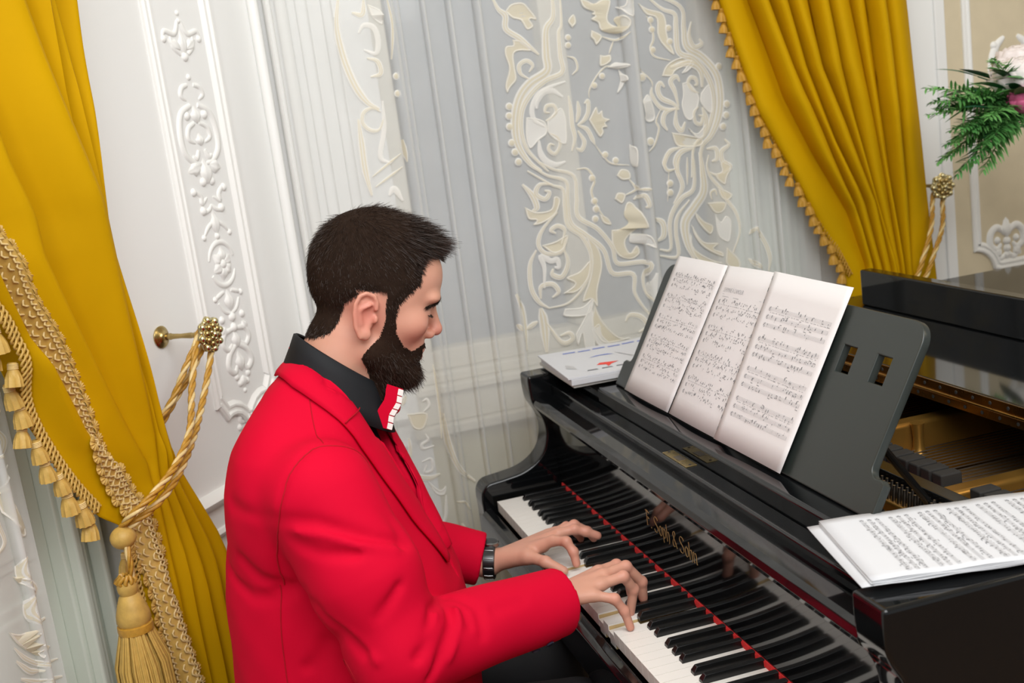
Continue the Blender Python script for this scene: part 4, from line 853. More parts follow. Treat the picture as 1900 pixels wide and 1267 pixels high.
for pi, (bl, br_, tr, tl, seed, nsys, dens) in enumerate(pages):
    def surf(a, b, off=0., _q=(bl, br_, tr, tl), _pi=pi):
        A, B_, C_, D_ = [np.array(t) for t in _q]
        p = (A*(1-a)+B_*a)*(1-b) + (D_*(1-a)+C_*a)*b
        lift = .0025 + (.004*math.sin(math.pi*a)*1.0 if _pi != 2 else .004+.012*(1-a)**2*.6) + .002*(1-b)*a
        return desk_pt(p[0], p[1], lift+off)
    mb = MB(); mb.grid([[surf(i/14, j/8) for i in range(15)] for j in range(9)]); pg = mb.build('page', 'paper', book, smooth=60, solid=.0004)
    def P3(u, v, e=0., _s=surf): return _s(u/.21, v/.297, .0006+e)
    margin = .018 if pi != 0 else .02
    vtop = .262 if pi == 0 else (.232 if pi == 1 else .238)
    for mb in print_staves(P3, margin+.004, .21-.018, .03 if pi else .04, vtop, nsys, seed, dens): mb.build('printed_staff', ['ink', 'ink_pale'], pg)
    if pi > 0:      # stitched tape edge
        mb = MB()
        for j in range(14):
            b = .015+j*.0205; mb.add([P3(.0005, b), P3(.0017, b), P3(.0017, b+.007), P3(.0005, b+.007)], [(0, 1, 2, 3)])
        mb.build('tape_stitch', 'ink', pg)
    if pi == 1:
        fc = bpy.data.curves.new('t', 'FONT'); fc.body = "L'HYMNE \u00c0 L'AMOUR"; fc.size = .0088
        fo_ = bpy.data.objects.new('t', fc); COL.objects.link(fo_); bpy.context.view_layer.update()
        tm = bpy.data.meshes.new_from_object(fo_.evaluated_get(bpy.context.evaluated_depsgraph_get())); bpy.data.objects.remove(fo_)
        for v in tm.vertices: v.co = P3(.026+v.co.x, .248+v.co.y*1.3, .0001)
        tm.materials.clear(); tm.materials.append(MATS['ink_pale']); link('title', tm, pg)
        mb = MB(); mb.add([P3(.026, .243), P3(.18, .243), P3(.18, .2436), P3(.026, .2436)], [(0, 1, 2, 3)]); mb.add([P3(.030, .2385), P3(.10, .2385), P3(.10, .2395), P3(.030, .2395)], [(0, 1, 2, 3)]); mb.build('title_rule', 'ink_pale', pg)
# stack on the right of the desk
e1 = Vector((.974, -.226, 0)); e2 = Vector((.226, .974, 0))
def sheet(name, org, ea, eb, la, lb, z, curl, label, mat, group, seed, corner=0.):
    rows = [[Vector((org[0], org[1], z)) + ea*la*i/12 + eb*lb*j/16 + Vector((0, 0, curl*((i/12-.5)**2*4)*.5 + .0006*math.sin(j*1.3+seed) + corner*max(0, 1-i/6)*max(0, 1-j/6))) for i in range(13)] for j in range(17)]
    mb = MB(); mb.grid(rows); o = mb.build(name, mat, None, smooth=60, solid=.0006, origin=None); tag(o, label, 'sheet music', group); return o, rows
zb = .9875
labs = ['bottom score sheet of the pile on the piano, sticking out left', 'plain sheet second from the bottom of the piano score pile', 'middle sheet of the score pile on the right of the piano', 'fourth sheet of the piano score pile, just under the top ones', 'sheet directly beneath the printed top page of the pile', 'printed score page lying on top of the pile beside the desk']
for i, (ox, oy, z) in enumerate([(1.074, .153, zb), (1.080, .166, zb+.0014), (1.078, .168, zb+.0026), (1.079, .167, zb+.0038), (1.078, .169, zb+.0050), (1.0775, .168, zb+.0064)]):
    ang = (.02, .01, -.008, .004, .0, .0)[i]; R2 = Matrix.Rotation(ang, 3, 'Z')
    o, rows = sheet('score_sheet', (ox, oy), R2 @ e1, R2 @ e2, .192, .297, z, .002, labs[i], 'paper_white', 'pile of scores right of the desk', i)
    if i == 5:
        RR = np.array([[list(p) for p in r] for r in rows])
        def P3(u, v, e=0.):      # u along the long side, v across
            a = min(max(u/.297*16, 0), 15.999); b = min(max((1-v/.192)*12, 0), 11.999); ia, ib = int(a), int(b); fa_, fb_ = a-ia, b-ib
            p = RR[ia, ib]*(1-fa_)*(1-fb_)+RR[ia+1, ib]*fa_*(1-fb_)+RR[ia, ib+1]*(1-fa_)*fb_+RR[ia+1, ib+1]*fa_*fb_
            return (p[0], p[1], p[2]+.0005+e)
        def P3r(u, v, e=0.): return P3(.045+(.235-v)*1.0, .192-u, e)
        for mb in print_staves(lambda u, v, e=0.: P3(.285-v, .185-u, e), .012, .172, .02, .24, 6, 9, .8, 3): mb.build('printed_staff', ['ink', 'ink_pale'], o)
        mb = MB()
        for j in range(20):
            b = .012+j*.0142; mb.add([P3(b, .1885), P3(b+.006, .1885), P3(b+.006, .1895), P3(b, .1895)], [(0, 1, 2, 3)])
        mb.build('tape_stitch', 'ink_pale', o)
# magazines on the left arm
labm = ['grey folded booklet at the bottom of the magazine stack', 'thick white magazine in the middle of the stack on the left arm', 'white magazine with coloured print on top of the left stack']
for i, (org, ang, la, lb, z0_, z1_, m_) in enumerate([((-.088, .158), -.02, .25, .30, .9855, .992, 'paper_grey'), ((-.082, .160), -.05, .25, .305, .9925, 1.004, 'paper_white'), ((-.090, .156), -.055, .255, .31, 1.0045, 1.0075, 'paper_white')]):
    ea = Vector((math.cos(ang), math.sin(ang), 0)); eb = Vector((-math.sin(ang), math.cos(ang), 0)); O = Vector((org[0], org[1], 0))
    lift = lambda a, b, i=i: .014*max(0, b-.6)**1.5*(1-a)*i + .004*max(0, .3-b)*(1-a)
    mb = MB()
    T = [[O+ea*la*a/8+eb*lb*b/8+Vector((0, 0, z1_+lift(a/8, b/8))) for a in range(9)] for b in range(9)]
    B_ = [[O+ea*la*a/8+eb*lb*b/8+Vector((0, 0, z0_+lift(a/8, b/8)*.9)) for a in range(9)] for b in range(9)]
    mb.grid(T); mb.grid(B_, flip=True)
    for (r1, r2) in ((T[0], B_[0]), (T[-1], B_[-1]), ([r[0] for r in T], [r[0] for r in B_]), ([r[-1] for r in T], [r[-1] for r in B_])): mb.grid([r1, r2])
    o = mb.build('magazine', m_, None, smooth=30); tag(o, labm[i], 'magazine', 'magazines on the left of the piano')
    if i < 2:
        for k in range(3):
            mb = MB(); zz = z0_+(k+.7)*(z1_-z0_)/4
            mb.add([O+ea*la+eb*.002+Vector((.0004, 0, zz)), O+ea*la+eb*(lb-.002)+Vector((.0004, 0, zz)), O+ea*la+eb*(lb-.002)+Vector((.0004, 0, zz+.0004)), O+ea*la+eb*.002+Vector((.0004, 0, zz+.0004))], [(0, 1, 2, 3)]); mb.build('page_edge', 'paper_grey', o)
    else:
        def Q(a, b): return tuple(O+ea*la*a+eb*lb*b+Vector((0, 0, z1_+lift(a, b)+.0006)))
        def blot(name, pts, m): 
            mb = MB(); mb.add([Q(*p) for p in pts], [tuple(range(len(pts)))]); mb.build(name, m, o)
        for k in range(7): blot('blue_line', [(.10+.012*(k % 2), .16+k*.11), (.13+.012*(k % 2), .16+k*.11), (.13+.012*(k % 2), .25+k*.11), (.10+.012*(k % 2), .25+k*.11)], 'ink_blue')
        for k in range(2): blot('red_figure', [(.66, .30+k*.26), (.72, .26+k*.26), (.75, .32+k*.26), (.82, .32+k*.26), (.75, .36+k*.26), (.70, .42+k*.26)], 'ink_red')
        for k in range(6): blot('dark_line', [(.84, .17+k*.10), (.87, .16+k*.10), (.87, .24+k*.10), (.84, .23+k*.10)], 'ink')
        blot('green_leaf', [(.36, .70), (.40, .66), (.44, .74), (.42, .80), (.37, .78)], 'ink_green'); blot('blue_figure', [(.42, .28), (.38, .34), (.38, .42), (.42, .46), (.40, .36)], 'ink_blue')
        blot('grey_figure', [(.55, .08), (.62, .12), (.75, .12), (.68, .06)], 'ink_pale'); blot('grey_bar', [(.36, .48), (.38, .48), (.60, .56), (.60, .54)], 'ink_pale')

# ------------------------------------------------------------------ signed-distance modelling (numpy surface nets)
F4 = np.float32
def V3(*a): return np.array(a, F4)
def ln(P): return np.sqrt(np.einsum('...i,...i->...', P, P))
def cone(P, a, b, ra, rb):
    a = V3(*a); b = V3(*b); ab = b-a; t = np.clip(((P-a)@ab)/F4(ab@ab), 0, 1)
    return ln(P-a-t[..., None]*ab) - (ra+(rb-ra)*t)
def ellp(P, c, r, R=None):
    q = P-V3(*c)
    if R is not None: q = q@R.astype(F4)
    r = V3(*r); k0 = ln(q/r); k1 = ln(q/(r*r)); return k0*(k0-1)/np.maximum(k1, 1e-6)
def smin(a, b, k):
    h = np.clip(.5+.5*(b-a)/k, 0, 1); return b*(1-h)+a*h-k*h*(1-h)
def smax(a, b, k): return -smin(-a, -b, k)
def rot(ax, deg):
    a = math.radians(deg); c, s = math.cos(a), math.sin(a)
    return {'x': np.array([[1, 0, 0], [0, c, -s], [0, s, c]]), 'y': np.array([[c, 0, s], [0, 1, 0], [-s, 0, c]]), 'z': np.array([[c, -s, 0], [s, c, 0], [0, 0, 1]])}[ax]
def poly_dist(P, pts):
    d = None
    for a, b in zip(pts[:-1], pts[1:]):
        e = cone(P, a, b, 0, 0); d = e if d is None else np.minimum(d, e)
    return d
def surface(fn, lo, hi, h):
    """evaluate fn on a grid and extract the zero surface"""
    ax = [np.arange(lo[i], hi[i]+h, h, dtype=F4) for i in range(3)]; n = [len(a) for a in ax]
    f = np.empty(n, F4); st = max(1, int(1.2e6/(n[1]*n[2])))
    for i in range(0, n[0], st):
        P = np.stack(np.meshgrid(ax[0][i:i+st], ax[1], ax[2], indexing='ij'), -1); f[i:i+st] = fn(P)
    s = f < 0
    cor = [(i, j, k) for i in (0, 1) for j in (0, 1) for k in (0, 1)]
    sl = lambda o, a: a[o[0]:n[0]-1+o[0], o[1]:n[1]-1+o[1], o[2]:n[2]-1+o[2]]
    cnt = sum(sl(o, s).astype(np.int8) for o in cor); cells = np.argwhere((cnt > 0) & (cnt < 8))
    idx = -np.ones([k-1 for k in n], np.int32); idx[tuple(cells.T)] = np.arange(len(cells))
    vals = np.stack([f[cells[:, 0]+o[0], cells[:, 1]+o[1], cells[:, 2]+o[2]] for o in cor], 1)
    acc = np.zeros((len(cells), 3)); num = np.zeros(len(cells))
    for a in range(8):
        for b in range(a+1, 8):
            if sum(abs(cor[a][k]-cor[b][k]) for k in range(3)) != 1: continue
            fa, fb = vals[:, a], vals[:, b]; m = (fa < 0) != (fb < 0); t = np.where(m, fa/np.where(m, fa-fb, 1), 0)[:, None]
            acc += (np.array(cor[a])+t*(np.array(cor[b])-np.array(cor[a])))*m[:, None]; num += m
    verts = (cells+acc/num[:, None])*h+np.array(lo)
    quads = []
    for x in range(3):
        y, z = (x+1) % 3, (x+2) % 3
        A = [slice(None)]*3; B = [slice(None)]*3; A[x] = slice(0, -1); B[x] = slice(1, None)
        cr = np.argwhere(s[tuple(A)] != s[tuple(B)]); cr = cr[(cr[:, y] > 0) & (cr[:, z] > 0) & (cr[:, y] < n[y]-1) & (cr[:, z] < n[z]-1)]
        q = []
        for dy, dz in ((-1, -1), (0, -1), (0, 0), (-1, 0)):
            c = cr.copy(); c[:, y] += dy; c[:, z] += dz; q.append(idx[tuple(c.T)])
        q = np.stack(q, 1); fl = ~s[tuple(A)][tuple(cr.T)]; q[fl] = q[fl][:, ::-1]; quads.append(q)
    q = np.vstack(quads); return verts, q[(q >= 0).all(1)]
def arr_mesh(name, v, q):
    me = bpy.data.meshes.new(name); me.vertices.add(len(v)); me.vertices.foreach_set('co', np.asarray(v, np.float32).ravel())
    k = q.shape[1]; me.loops.add(q.size); me.loops.foreach_set('vertex_index', q.ravel().astype(np.int32)); me.polygons.add(len(q))
    me.polygons.foreach_set('loop_start', np.arange(0, q.size, k, dtype=np.int32)); me.update(calc_edges=True); me.shade_smooth(); return me

# ------------------------------------------------------------------ the pianist
pm('skin', (.60, .30, .21), .48, spec=.4, noise=(35, .06), bump=(500, .05, .0006), sss=.12)
pm('jacket_red', (.59, .0012, .025), .8, spec=.10, sheen=0., noise=(5, .05), bump=(900, .08, .0005))
pm('seam_red', (.40, .004, .014), .7, spec=.2, noise=(30, .1))
pm('shirt_black', (.008, .009, .011), .7, spec=.3, noise=(30, .2), bump=(700, .1, .0005))
pm('trouser_black', (.006, .006, .007), .75, spec=.3, noise=(30, .2))
pm('hair_dark', (.030, .017, .012), .5, spec=.3, noise=(60, .35))
pm('beard_dark', (.030, .016, .010), .55, spec=.25, noise=(60, .35))
pm('hair_base', (.022, .013, .009), .9, spec=.05, noise=(90, .4)); pm('beard_base', (.022, .012, .008), .9, spec=.05, noise=(90, .4))
pm('bow_white', (.85, .82, .78), .6, noise=(300, .15))
pm('button_dark', (.02, .02, .04), .3, spec=.6, noise=(30, .1))
pm('watch_steel', (.30, .30, .30), .25, metal=1., noise=(40, .2)); pm('watch_black', (.01, .01, .011), .3, spec=.6, noise=(40, .2))
pm('shoe_black', (.006, .006, .006), .2, spec=.5, noise=(10, .2))
XH = .55
man = empty('person', (XH, -.42, 0), 'bearded man in a red jacket and black shirt seated playing the piano', 'person')
E0 = np.array([XH, -.276, 1.259]); HK = .973
HR = rot('z', -4) @ rot('x', -14)                  # columns: head right, forward, up
def h2w(p): return E0 + HR @ (np.array(p, float)*HK)
def w2h(P): return ((P-E0.astype(F4))@HR.astype(F4))/F4(HK)
EARP = [(-.009, -.030), (-.017, -.016), (-.021, .004), (-.021, .020), (-.015, .033), (-.005, .038), (.007, .034), (.012, .024), (.012, .014)]
def head_sdf(P, low=True):
    """P in head space: x right, y forward, z up, origin between the ear holes"""
    Q = P.copy(); Q[..., 0] = np.abs(Q[..., 0])
    d = ellp(Q, (0, -.004, .072), (.0775, .1015, .095))
    d = smin(d, ellp(Q, (0, .020, .010), (.066, .066, .090)), .03)
    d = smin(d, ellp(Q, (0, .058, .075), (.052, .040, .040)), .025)          # forehead
    d = smin(d, ellp(Q, (.026, .084, .045), (.026, .016, .010)), .012)       # brow
    d = smin(d, ellp(Q, (.044, .054, .002), (.023, .027, .022)), .018)       # cheekbone
    d = smin(d, cone(Q, (.054, .000, -.046), (.016, .058, -.082), .018, .016), .02)   # jaw
    d = smin(d, ellp(Q, (0, .062, -.080), (.022, .014, .016)), .012)         # chin
    d = smin(d, ellp(Q, (0, .064, -.042), (.034, .022, .026)), .014)         # muzzle
    d = smax(d, -ellp(Q, (.032, .0985, .0235), (.019, .0125, .0095)), .011)      # orbit
    d = smin(d, ellp(Q, (.031, .0735, .0205), (.0145, .0135, .0122)), .004)  # lidded eye
    d = smin(d, cone(Q, (0, .087, .034), (0, .1015, -.006), .0075, .0095), .010)   # nose
    d = smin(d, ellp(Q, (0, .1015, -.010), (.0105, .0105, .0098)), .006)
    d = smin(d, ellp(Q, (.0125, .0895, -.0165), (.0075, .010, .0075)), .005) # nostril wing
    d = smax(d, -ellp(Q, (.0065, .096, -.0245), (.0035, .006, .004)), .003)
    d = smin(d, ellp(Q, (0, .0800, -.0425), (.019, .0065, .0050)), .004)     # upper lip
    d = smin(d, ellp(Q, (0, .0765, -.0555), (.018, .0075, .0062)), .004)     # lower lip
    d = smax(d, -ellp(Q, (0, .0855, -.0482), (.020, .006, .0016)), .002)
    # ear
    K = Q - V3(0, -.016, .0114)
    c = ellp(K, (.0760, -.004, .003), (.0075, .0185, .0325), rot('x', -8)@rot('z', 22))
    e = smax(c, -ellp(K, (.0855, .000, .004), (.0090, .0125, .021), rot('z', 22)), .004)
    rim = None
    for (a, b), (a2, b2) in zip(EARP[:-1], EARP[1:]):
        q = cone(K, (.083-.18*a, a, b), (.083-.18*a2, a2, b2), .0036, .0036); rim = q if rim is None else np.minimum(rim, q)
    e = smin(e, rim, .005)
    e = smin(e, ellp(K, (.079, -.002, -.026), (.0052, .010, .010)), .006)    # lobe
    e = smin(e, cone(K, (.083, -.012, .012), (.083, .002, .020), .003, .003), .004)  # antihelix
    e = smin(e, cone(K, (.082, -.014, .010), (.081, -.009, -.010), .003, .003), .004)
    e = smin(e, ellp(K, (.0775, .0125, -.002), (.004, .004, .007)), .004)    # tragus
    return smin(d, e, .004)*HK
NB0, NB1 = (XH, -.400, 1.13), (XH, -.320, 1.235)
def neck_sdf(P):
    d = cone(P, NB0, NB1, .060, .056)
    return smin(d, cone(P, (XH, -.315, 1.15), tuple(h2w((0, .01, -.06))), .045, .042), .02)
def headneck(P):
    H = w2h(P); d = head_sdf(H); return smin(d, neck_sdf(P), .022)
# hands: palm bones and finger chains in room coordinates
def finger(P, pts, r0, r1):
    d = None; n = len(pts)
    for i in range(n-1):
        a = r0+(r1-r0)*i/(n-1); b = r0+(r1-r0)*(i+1)/(n-1); c = cone(P, pts[i], pts[i+1], a, b)
        d = c if d is None else smin(d, c, .004)
    for i in range(1, n-1):      # knuckles
        d = smin(d, ln(P-V3(*pts[i]))-(r0+(r1-r0)*i/(n-1))*1.07, .004)
    return d
RH = dict(wrist=(.700, -.100, .800), f=[
    ([(.708, -.026, .797), (.721, .004, .789), (.7215, .017, .766), (.7205, .024, .7365)], .0082, .0068),
    ([(.690, -.006, .803), (.686, .034, .806), (.676, .052, .776), (.667, .045, .7345)], .0090, .0074),
    ([(.668, .006, .808), (.656, .050, .808), (.650, .076, .773), (.645, .077, .7425)], .0094, .0078),
    ([(.646, .006, .806), (.628, .044, .802), (.622, .064, .770), (.620, .066, .7425)], .0092, .0076)],
    thumb=[(.668, -.066, .790), (.632, -.036, .776), (.612, -.010, .764), (.604, .010, .748)])
LH = dict(wrist=(.330, -.112, .738), f=[
    ([(.352, .010, .770), (.345, .048, .776), (.343, .068, .757), (.342, .074, .7435)], .0080, .0066),
    ([(.366, .020, .777), (.365, .058, .783), (.366, .082, .765), (.366, .092, .7485)], .0088, .0072),
    ([(.386, .020, .781), (.390, .050, .784), (.394, .070, .776), (.398, .090, .765)], .0092, .0076),
    ([(.408, .002, .779), (.432, .020, .781), (.442, .028, .763), (.447, .029, .7425)], .0092, .0076)],
    thumb=[(.362, -.072, .744), (.400, -.046, .757), (.436, -.024, .754), (.462, .000, .7405)])
def hand_sdf(P, H):
    w = H['wrist']; d = None
    for (pts, r0, r1) in H['f']:
        c = finger(P, pts, r0, r1); d = c if d is None else np.minimum(d, c)
    palm = None; n = len(H['f'])
    for i, (pts, r0, r1) in enumerate(H['f']):
        t = (i-(n-1)/2)*.0085; k = np.array(pts[0]); ws = np.array(w)+np.array([(k[0]-w[0])*.28, .012, 0])
        c = cone(P, tuple(ws), tuple(k), .0135, .0102); palm = c if palm is None else smin(palm, c, .012)
    d = smin(d, palm, .006)
    t = H['thumb']; th = finger(P, t, .0125, .0085); th = smin(th, cone(P, w, t[1], .017, .0125), .012)
    d = smin(d, th, .009)
    m = np.array(H['f'][2][0][0])*.5+np.array(t[1])*.5
    d = smin(d, cone(P, tuple(np.array(w)*.6+m*.4-np.array([0, 0, .004])), tuple(m-np.array([0, 0, .004])), .014, .009), .012)   # thumb web
    return smin(d, ellp(P, w, (.028, .034, .0205)), .016)
TTH = math.radians(16)
def tloc(P):      # torso frame: chest turned a little towards his right
    c, s = math.cos(TTH), math.sin(TTH); dx = P[..., 0]-XH; dy = P[..., 1]+.39; Q = P.copy(); Q[..., 0] = XH+dx*c-dy*s; Q[..., 1] = -.39+dx*s+dy*c; return Q
def tw(p):
    c, s = math.cos(TTH), math.sin(TTH); dx = p[0]-XH; dy = p[1]+.39; return (XH+dx*c+dy*s, -.39-dx*s+dy*c, p[2])
RS, RE = (.738, -.413, 1.055), (.800, -.345, .825)
LS, LE = (.365, -.345, 1.055), (.250, -.350, .830)
def arm_sdf(P, S, E, W):
    d = cone(P, S, E, .050, .040); return smin(d, cone(P, E, W, .040, .0265), .02)
ZT = [.45, .55, .62, .70, .76, .83, .89, .934, .985, 1.055, 1.11, 1.15, 1.19, 1.25]
YB = [-.563, -.571, -.574, -.571, -.567, -.562, -.556, -.547, -.533, -.514, -.492, -.466, -.440, -.41]
YF = [-.22, -.20, -.195, -.192, -.195, -.204, -.222, -.238, -.257, -.284, -.300, -.312, -.325, -.34]
AW = [.20, .205, .205, .203, .20, .198, .197, .197, .198, .196, .175, .125, .085, .068]
def torso_sdf(P, g=0.):
    P = tloc(P)
    z = P[..., 2]; yb = np.interp(z, ZT, YB).astype(F4); yf = np.interp(z, ZT, YF).astype(F4); a = np.interp(z, ZT, AW).astype(F4)+g
    b = (yf-yb)/2+g; cy = (yf+yb)/2; p = 2.8
    q = (np.abs((P[..., 0]-XH)/a)**p+np.abs((P[..., 1]-cy)/b)**p)**(1/p)
    d = (q-1)*np.minimum(a, b)*.92
    return smax(smax(d, z-(1.205+g), .03), (.50-g)-z, .03)
def shoulders(P, g=0.):
    Q = tloc(P); Q[..., 0] = np.abs(Q[..., 0]-XH)
    return smin(cone(Q, (.062, -.404, 1.132), (.165, -.398, 1.064), .046+g, .060+g), ellp(Q, (.10, -.428, 1.03), (.11+g, .078+g, .13+g)), .03)
def body_sdf(P):     # everything the clothes cover, slimmer than the clothes
    d = smin(torso_sdf(P, -.035), shoulders(P, -.022), .03)
    d = smin(d, neck_sdf(P), .02)
    d = smin(d, arm_sdf(P, RS, RE, RH['wrist']), .02); d = smin(d, arm_sdf(P, LS, LE, LH['wrist']), .02)
    for x in (XH-.10, XH+.10):
        d = smin(d, cone(P, (x, -.46, .585), (x*1.0, -.06, .565), .078, .058), .03); d = smin(d, cone(P, (x, -.06, .555), (x, .06, .10), .054, .040), .02)
        d = smin(d, cone(P, (x, .05, .07), (x, .17, .05), .036, .03), .02)
    return d
parts = [surface(headneck, (XH-.11, -.46, 1.10), (XH+.11, -.14, 1.46), .0019),
         surface(lambda P: smin(hand_sdf(P, RH), arm_sdf(P, RS, RE, RH['wrist']), .015), (.575, -.20, .71), (.765, .10, .85), .0017),
         surface(lambda P: smin(hand_sdf(P, LH), arm_sdf(P, LS, LE, LH['wrist']), .015), (.27, -.20, .695), (.48, .115, .81), .0017),
         surface(body_sdf, (.17, -.62, 0), (.90, .26, 1.26), .009)]
vv = np.vstack([p[0] for p in parts]); off = np.cumsum([0]+[len(p[0]) for p in parts[:-1]]); qq = np.vstack([p[1]+o for p, o in zip(parts, off)])
tmp = link('tmp', arr_mesh('tmp', vv, qq)); rm = tmp.modifiers.new('r', 'REMESH'); rm.mode = 'VOXEL'; rm.voxel_size = .0021; rm.use_smooth_shade = True; rm.adaptivity = .0
bpy.context.view_layer.update()
bme = bpy.data.meshes.new_from_object(tmp.evaluated_get(bpy.context.evaluated_depsgraph_get())); bpy.data.objects.remove(tmp)
bme.name = 'body'; bme.shade_smooth()
# skin tone map: redder nose, ears, cheeks, lips and knuckles
co = np.empty(len(bme.vertices)*3, np.float32); bme.vertices.foreach_get('co', co); co = co.reshape(-1, 3)
Hc = w2h(co); Hx = np.abs(Hc[:, 0]); g_ = lambda c, r: np.exp(-(((Hx-c[0])**2+(Hc[:, 1]-c[1])**2+(Hc[:, 2]-c[2])**2)/r**2))
red = .8*g_((.083, -.020, .016), .03)+.7*g_((0, .104, -.012), .016)+.55*g_((.045, .07, -.012), .028)
for H in (RH, LH):
    for pts, _, _ in H['f']:
        for p in pts[1:]: red += .45*np.exp(-((co-np.array(p))**2).sum(1)/.011**2)
lip = np.clip(1.6*g_((0, .083, -.0445), .012)+1.6*g_((0, .080, -.0560), .012), 0, 1)
at = bme.attributes.new('tone', 'FLOAT_COLOR', 'POINT'); dat = np.zeros((len(co), 4), np.float32); dat[:, 0] = np.clip(red, 0, 1); dat[:, 1] = lip; dat[:, 3] = 1
at.data.foreach_set('color', dat.ravel())
m = MATS['skin']; nt = m.node_tree; bs = nt.nodes['Principled BSDF']; src = bs.inputs['Base Color'].links[0].from_socket
an = nt.nodes.new('ShaderNodeAttribute'); an.attribute_name = 'tone'; sp = nt.nodes.new('ShaderNodeSeparateColor'); nt.links.new(an.outputs['Color'], sp.inputs[0])
for ch, colr in (('Red', (.62, .20, .15, 1)), ('Green', (.50, .17, .15, 1))):
    mx = nt.nodes.new('ShaderNodeMixRGB'); mx.inputs[2].default_value = colr; nt.links.new(sp.outputs[ch], mx.inputs[0]); nt.links.new(src, mx.inputs[1]); src = mx.outputs[0]
nt.links.new(src, bs.inputs['Base Color'])
bme.materials.clear(); bme.materials.append(m); body = link('body', bme, man)

# ---- jacket
def crease(P, pts, depth, width):
    a = np.array(pts, F4); lo_, hi_ = a.min(0)-2.6*width, a.max(0)+2.6*width; o = np.zeros(P.shape[:-1], F4)
    m = ((P > lo_) & (P < hi_)).all(-1)
    if m.any(): o[m] = 1.5*depth*np.exp(-(poly_dist(P[m], pts)/width)**2)
    return o
CR, CL = (.690, -.076, .792), (.315, -.116, .738)
def sleeve(P, S, E, C, r0, r1, r2):
    S_, E_, C_ = map(np.array, (S, E, C)); u = (C_-E_)/np.linalg.norm(C_-E_); far = tuple(C_+u*.04)
    mid = tuple(S_*.5+E_*.5+np.array([.006 if S_[0] > XH else -.006, .004, 0]))
    d = smin(cone(P, S, mid, r0, r0*.97), cone(P, mid, E, r0*.97, r1), .02)
    f = cone(P, E, far, r1, r2); f = smax(f, ((P-C_.astype(F4))@u.astype(F4)), .003)
    f = np.maximum(f, -cone(P, tuple(C_-u*.03), far, r2-.006, r2-.006))
    return smin(d, f, .028)
def jacket_sdf(P):
    d = smin(torso_sdf(P), shoulders(P), .035)
    Q = tloc(P); Q[..., 0] = np.abs(Q[..., 0]-XH)
    sr = sleeve(P, RS, RE, CR, .080, .066, .050); sl_ = sleeve(P, LS, LE, CL, .078, .062, .047)
    wr = P[..., 0]
    d = smin(d, sr, .012); d = smin(d, sl_, .012)
    # armhole pucker, drag folds from the armpit, creases round the elbow
    for pts, dep, wd in [([(.76, -.413, 1.13), (.777, -.437, 1.123), (.787, -.455, 1.11), (.79, -.475, 1.06), (.75, -.487, .99), (.727, -.484, .93)], .0020, .006), ([(.803, -.47, 1.05), (.82, -.43, 1.045), (.83, -.384, 1.022), (.827, -.357, 1.005), (.812, -.326, .989)], .0040, .010), ([(.802, -.471, 1.02), (.828, -.43, 1.003), (.837, -.39, .995), (.81, -.325, .975)], .0042, .009),
                         ([(.73, -.473, .929), (.813, -.454, .926), (.831, -.426, .894), (.848, -.399, .861)], .0045, .010), ([(.721, -.493, .925), (.735, -.478, .92), (.798, -.464, .946)], .0035, .008), ([(.762, -.267, .877), (.825, -.296, .888), (.857, -.307, .87), (.868, -.33, .845)], .0050, .008), ([(.777, -.268, .879), (.795, -.247, .868), (.815, -.243, .848)], .0036, .007),
                         ([(.786, -.268, .878), (.824, -.271, .86), (.853, -.293, .84), (.86, -.32, .81)], .0048, .008), ([(.766, -.26, .877), (.791, -.226, .861), (.818, -.226, .83)], .0036, .009), ([(.80, -.33, .96), (.845, -.34, .94), (.862, -.37, .91)], .0040, .009), ([(.81, -.34, 1.06), (.80, -.325, 1.02), (.80, -.315, .98)], .0030, .010),
                         ([(.697, -.535, .974), (.716, -.513, .946), (.727, -.487, .935)], .0035, .010), ([(.65, -.548, .94), (.70, -.53, .915), (.73, -.49, .915)], .0030, .011), ([(.698, -.533, 1.055), (.759, -.502, 1.047), (.79, -.478, 1.05)], .0025, .011), ([(.829, -.424, .884), (.77, -.438, .844), (.732, -.469, .805)], .0032, .011), ([(.74, -.36, .86), (.755, -.39, .79), (.75, -.41, .70)], .0035, .013), ([(.745, -.44, .84), (.745, -.47, .77), (.73, -.50, .70)], .0030, .012), ([(.79, -.20, .85), (.77, -.15, .845)], .002, .009)]:
        d = d + crease(P, pts, dep, wd)
    for pts, dep, wd in [([(.81, -.46, 1.036), (.828, -.42, 1.027), (.84, -.38, 1.01), (.825, -.335, .985)], -.0030, .008), ([(.80, -.275, .895), (.84, -.295, .880), (.864, -.32, .858)], -.0030, .007), ([(.80, -.255, .872), (.835, -.258, .85), (.855, -.28, .822)], -.0028, .008), ([(.825, -.44, .915), (.845, -.41, .885), (.86, -.385, .85)], -.0025, .008)]:
        d = d + crease(P, pts, dep, wd)
    d = d + .0012*np.sin(P[..., 0]*31+P[..., 2]*22)*np.sin(P[..., 1]*27-P[..., 2]*14)+.0006*np.sin(P[..., 0]*70+P[..., 1]*60)*np.sin(P[..., 2]*64)
    # open front: a narrow V down to the shirt
    wx = np.interp(P[..., 2], [.83, .90, 1.0, 1.06, 1.10, 1.17, 1.25], [.0, .010, .026, .042, .052, .075, .09]).astype(F4)
    T_ = tloc(P); cv = np.maximum(np.maximum(np.abs(T_[..., 0]-XH)-wx, -.36-T_[..., 1]), -(torso_sdf(P)+.024))
    d = smax(d, -cv, .004)
    return smax(d, .60-P[..., 2], .006)
jv, jq = surface(jacket_sdf, (.16, -.63, .59), (.90, -.05, 1.24), .0036)
jme = arr_mesh('jacket', jv, jq); jme.materials.append(MATS['jacket_red']); jacket = link('jacket', jme, man)
jb = BVHTree.FromPolygons([Vector(v) for v in jv], [tuple(map(int, q)) for q in jq])
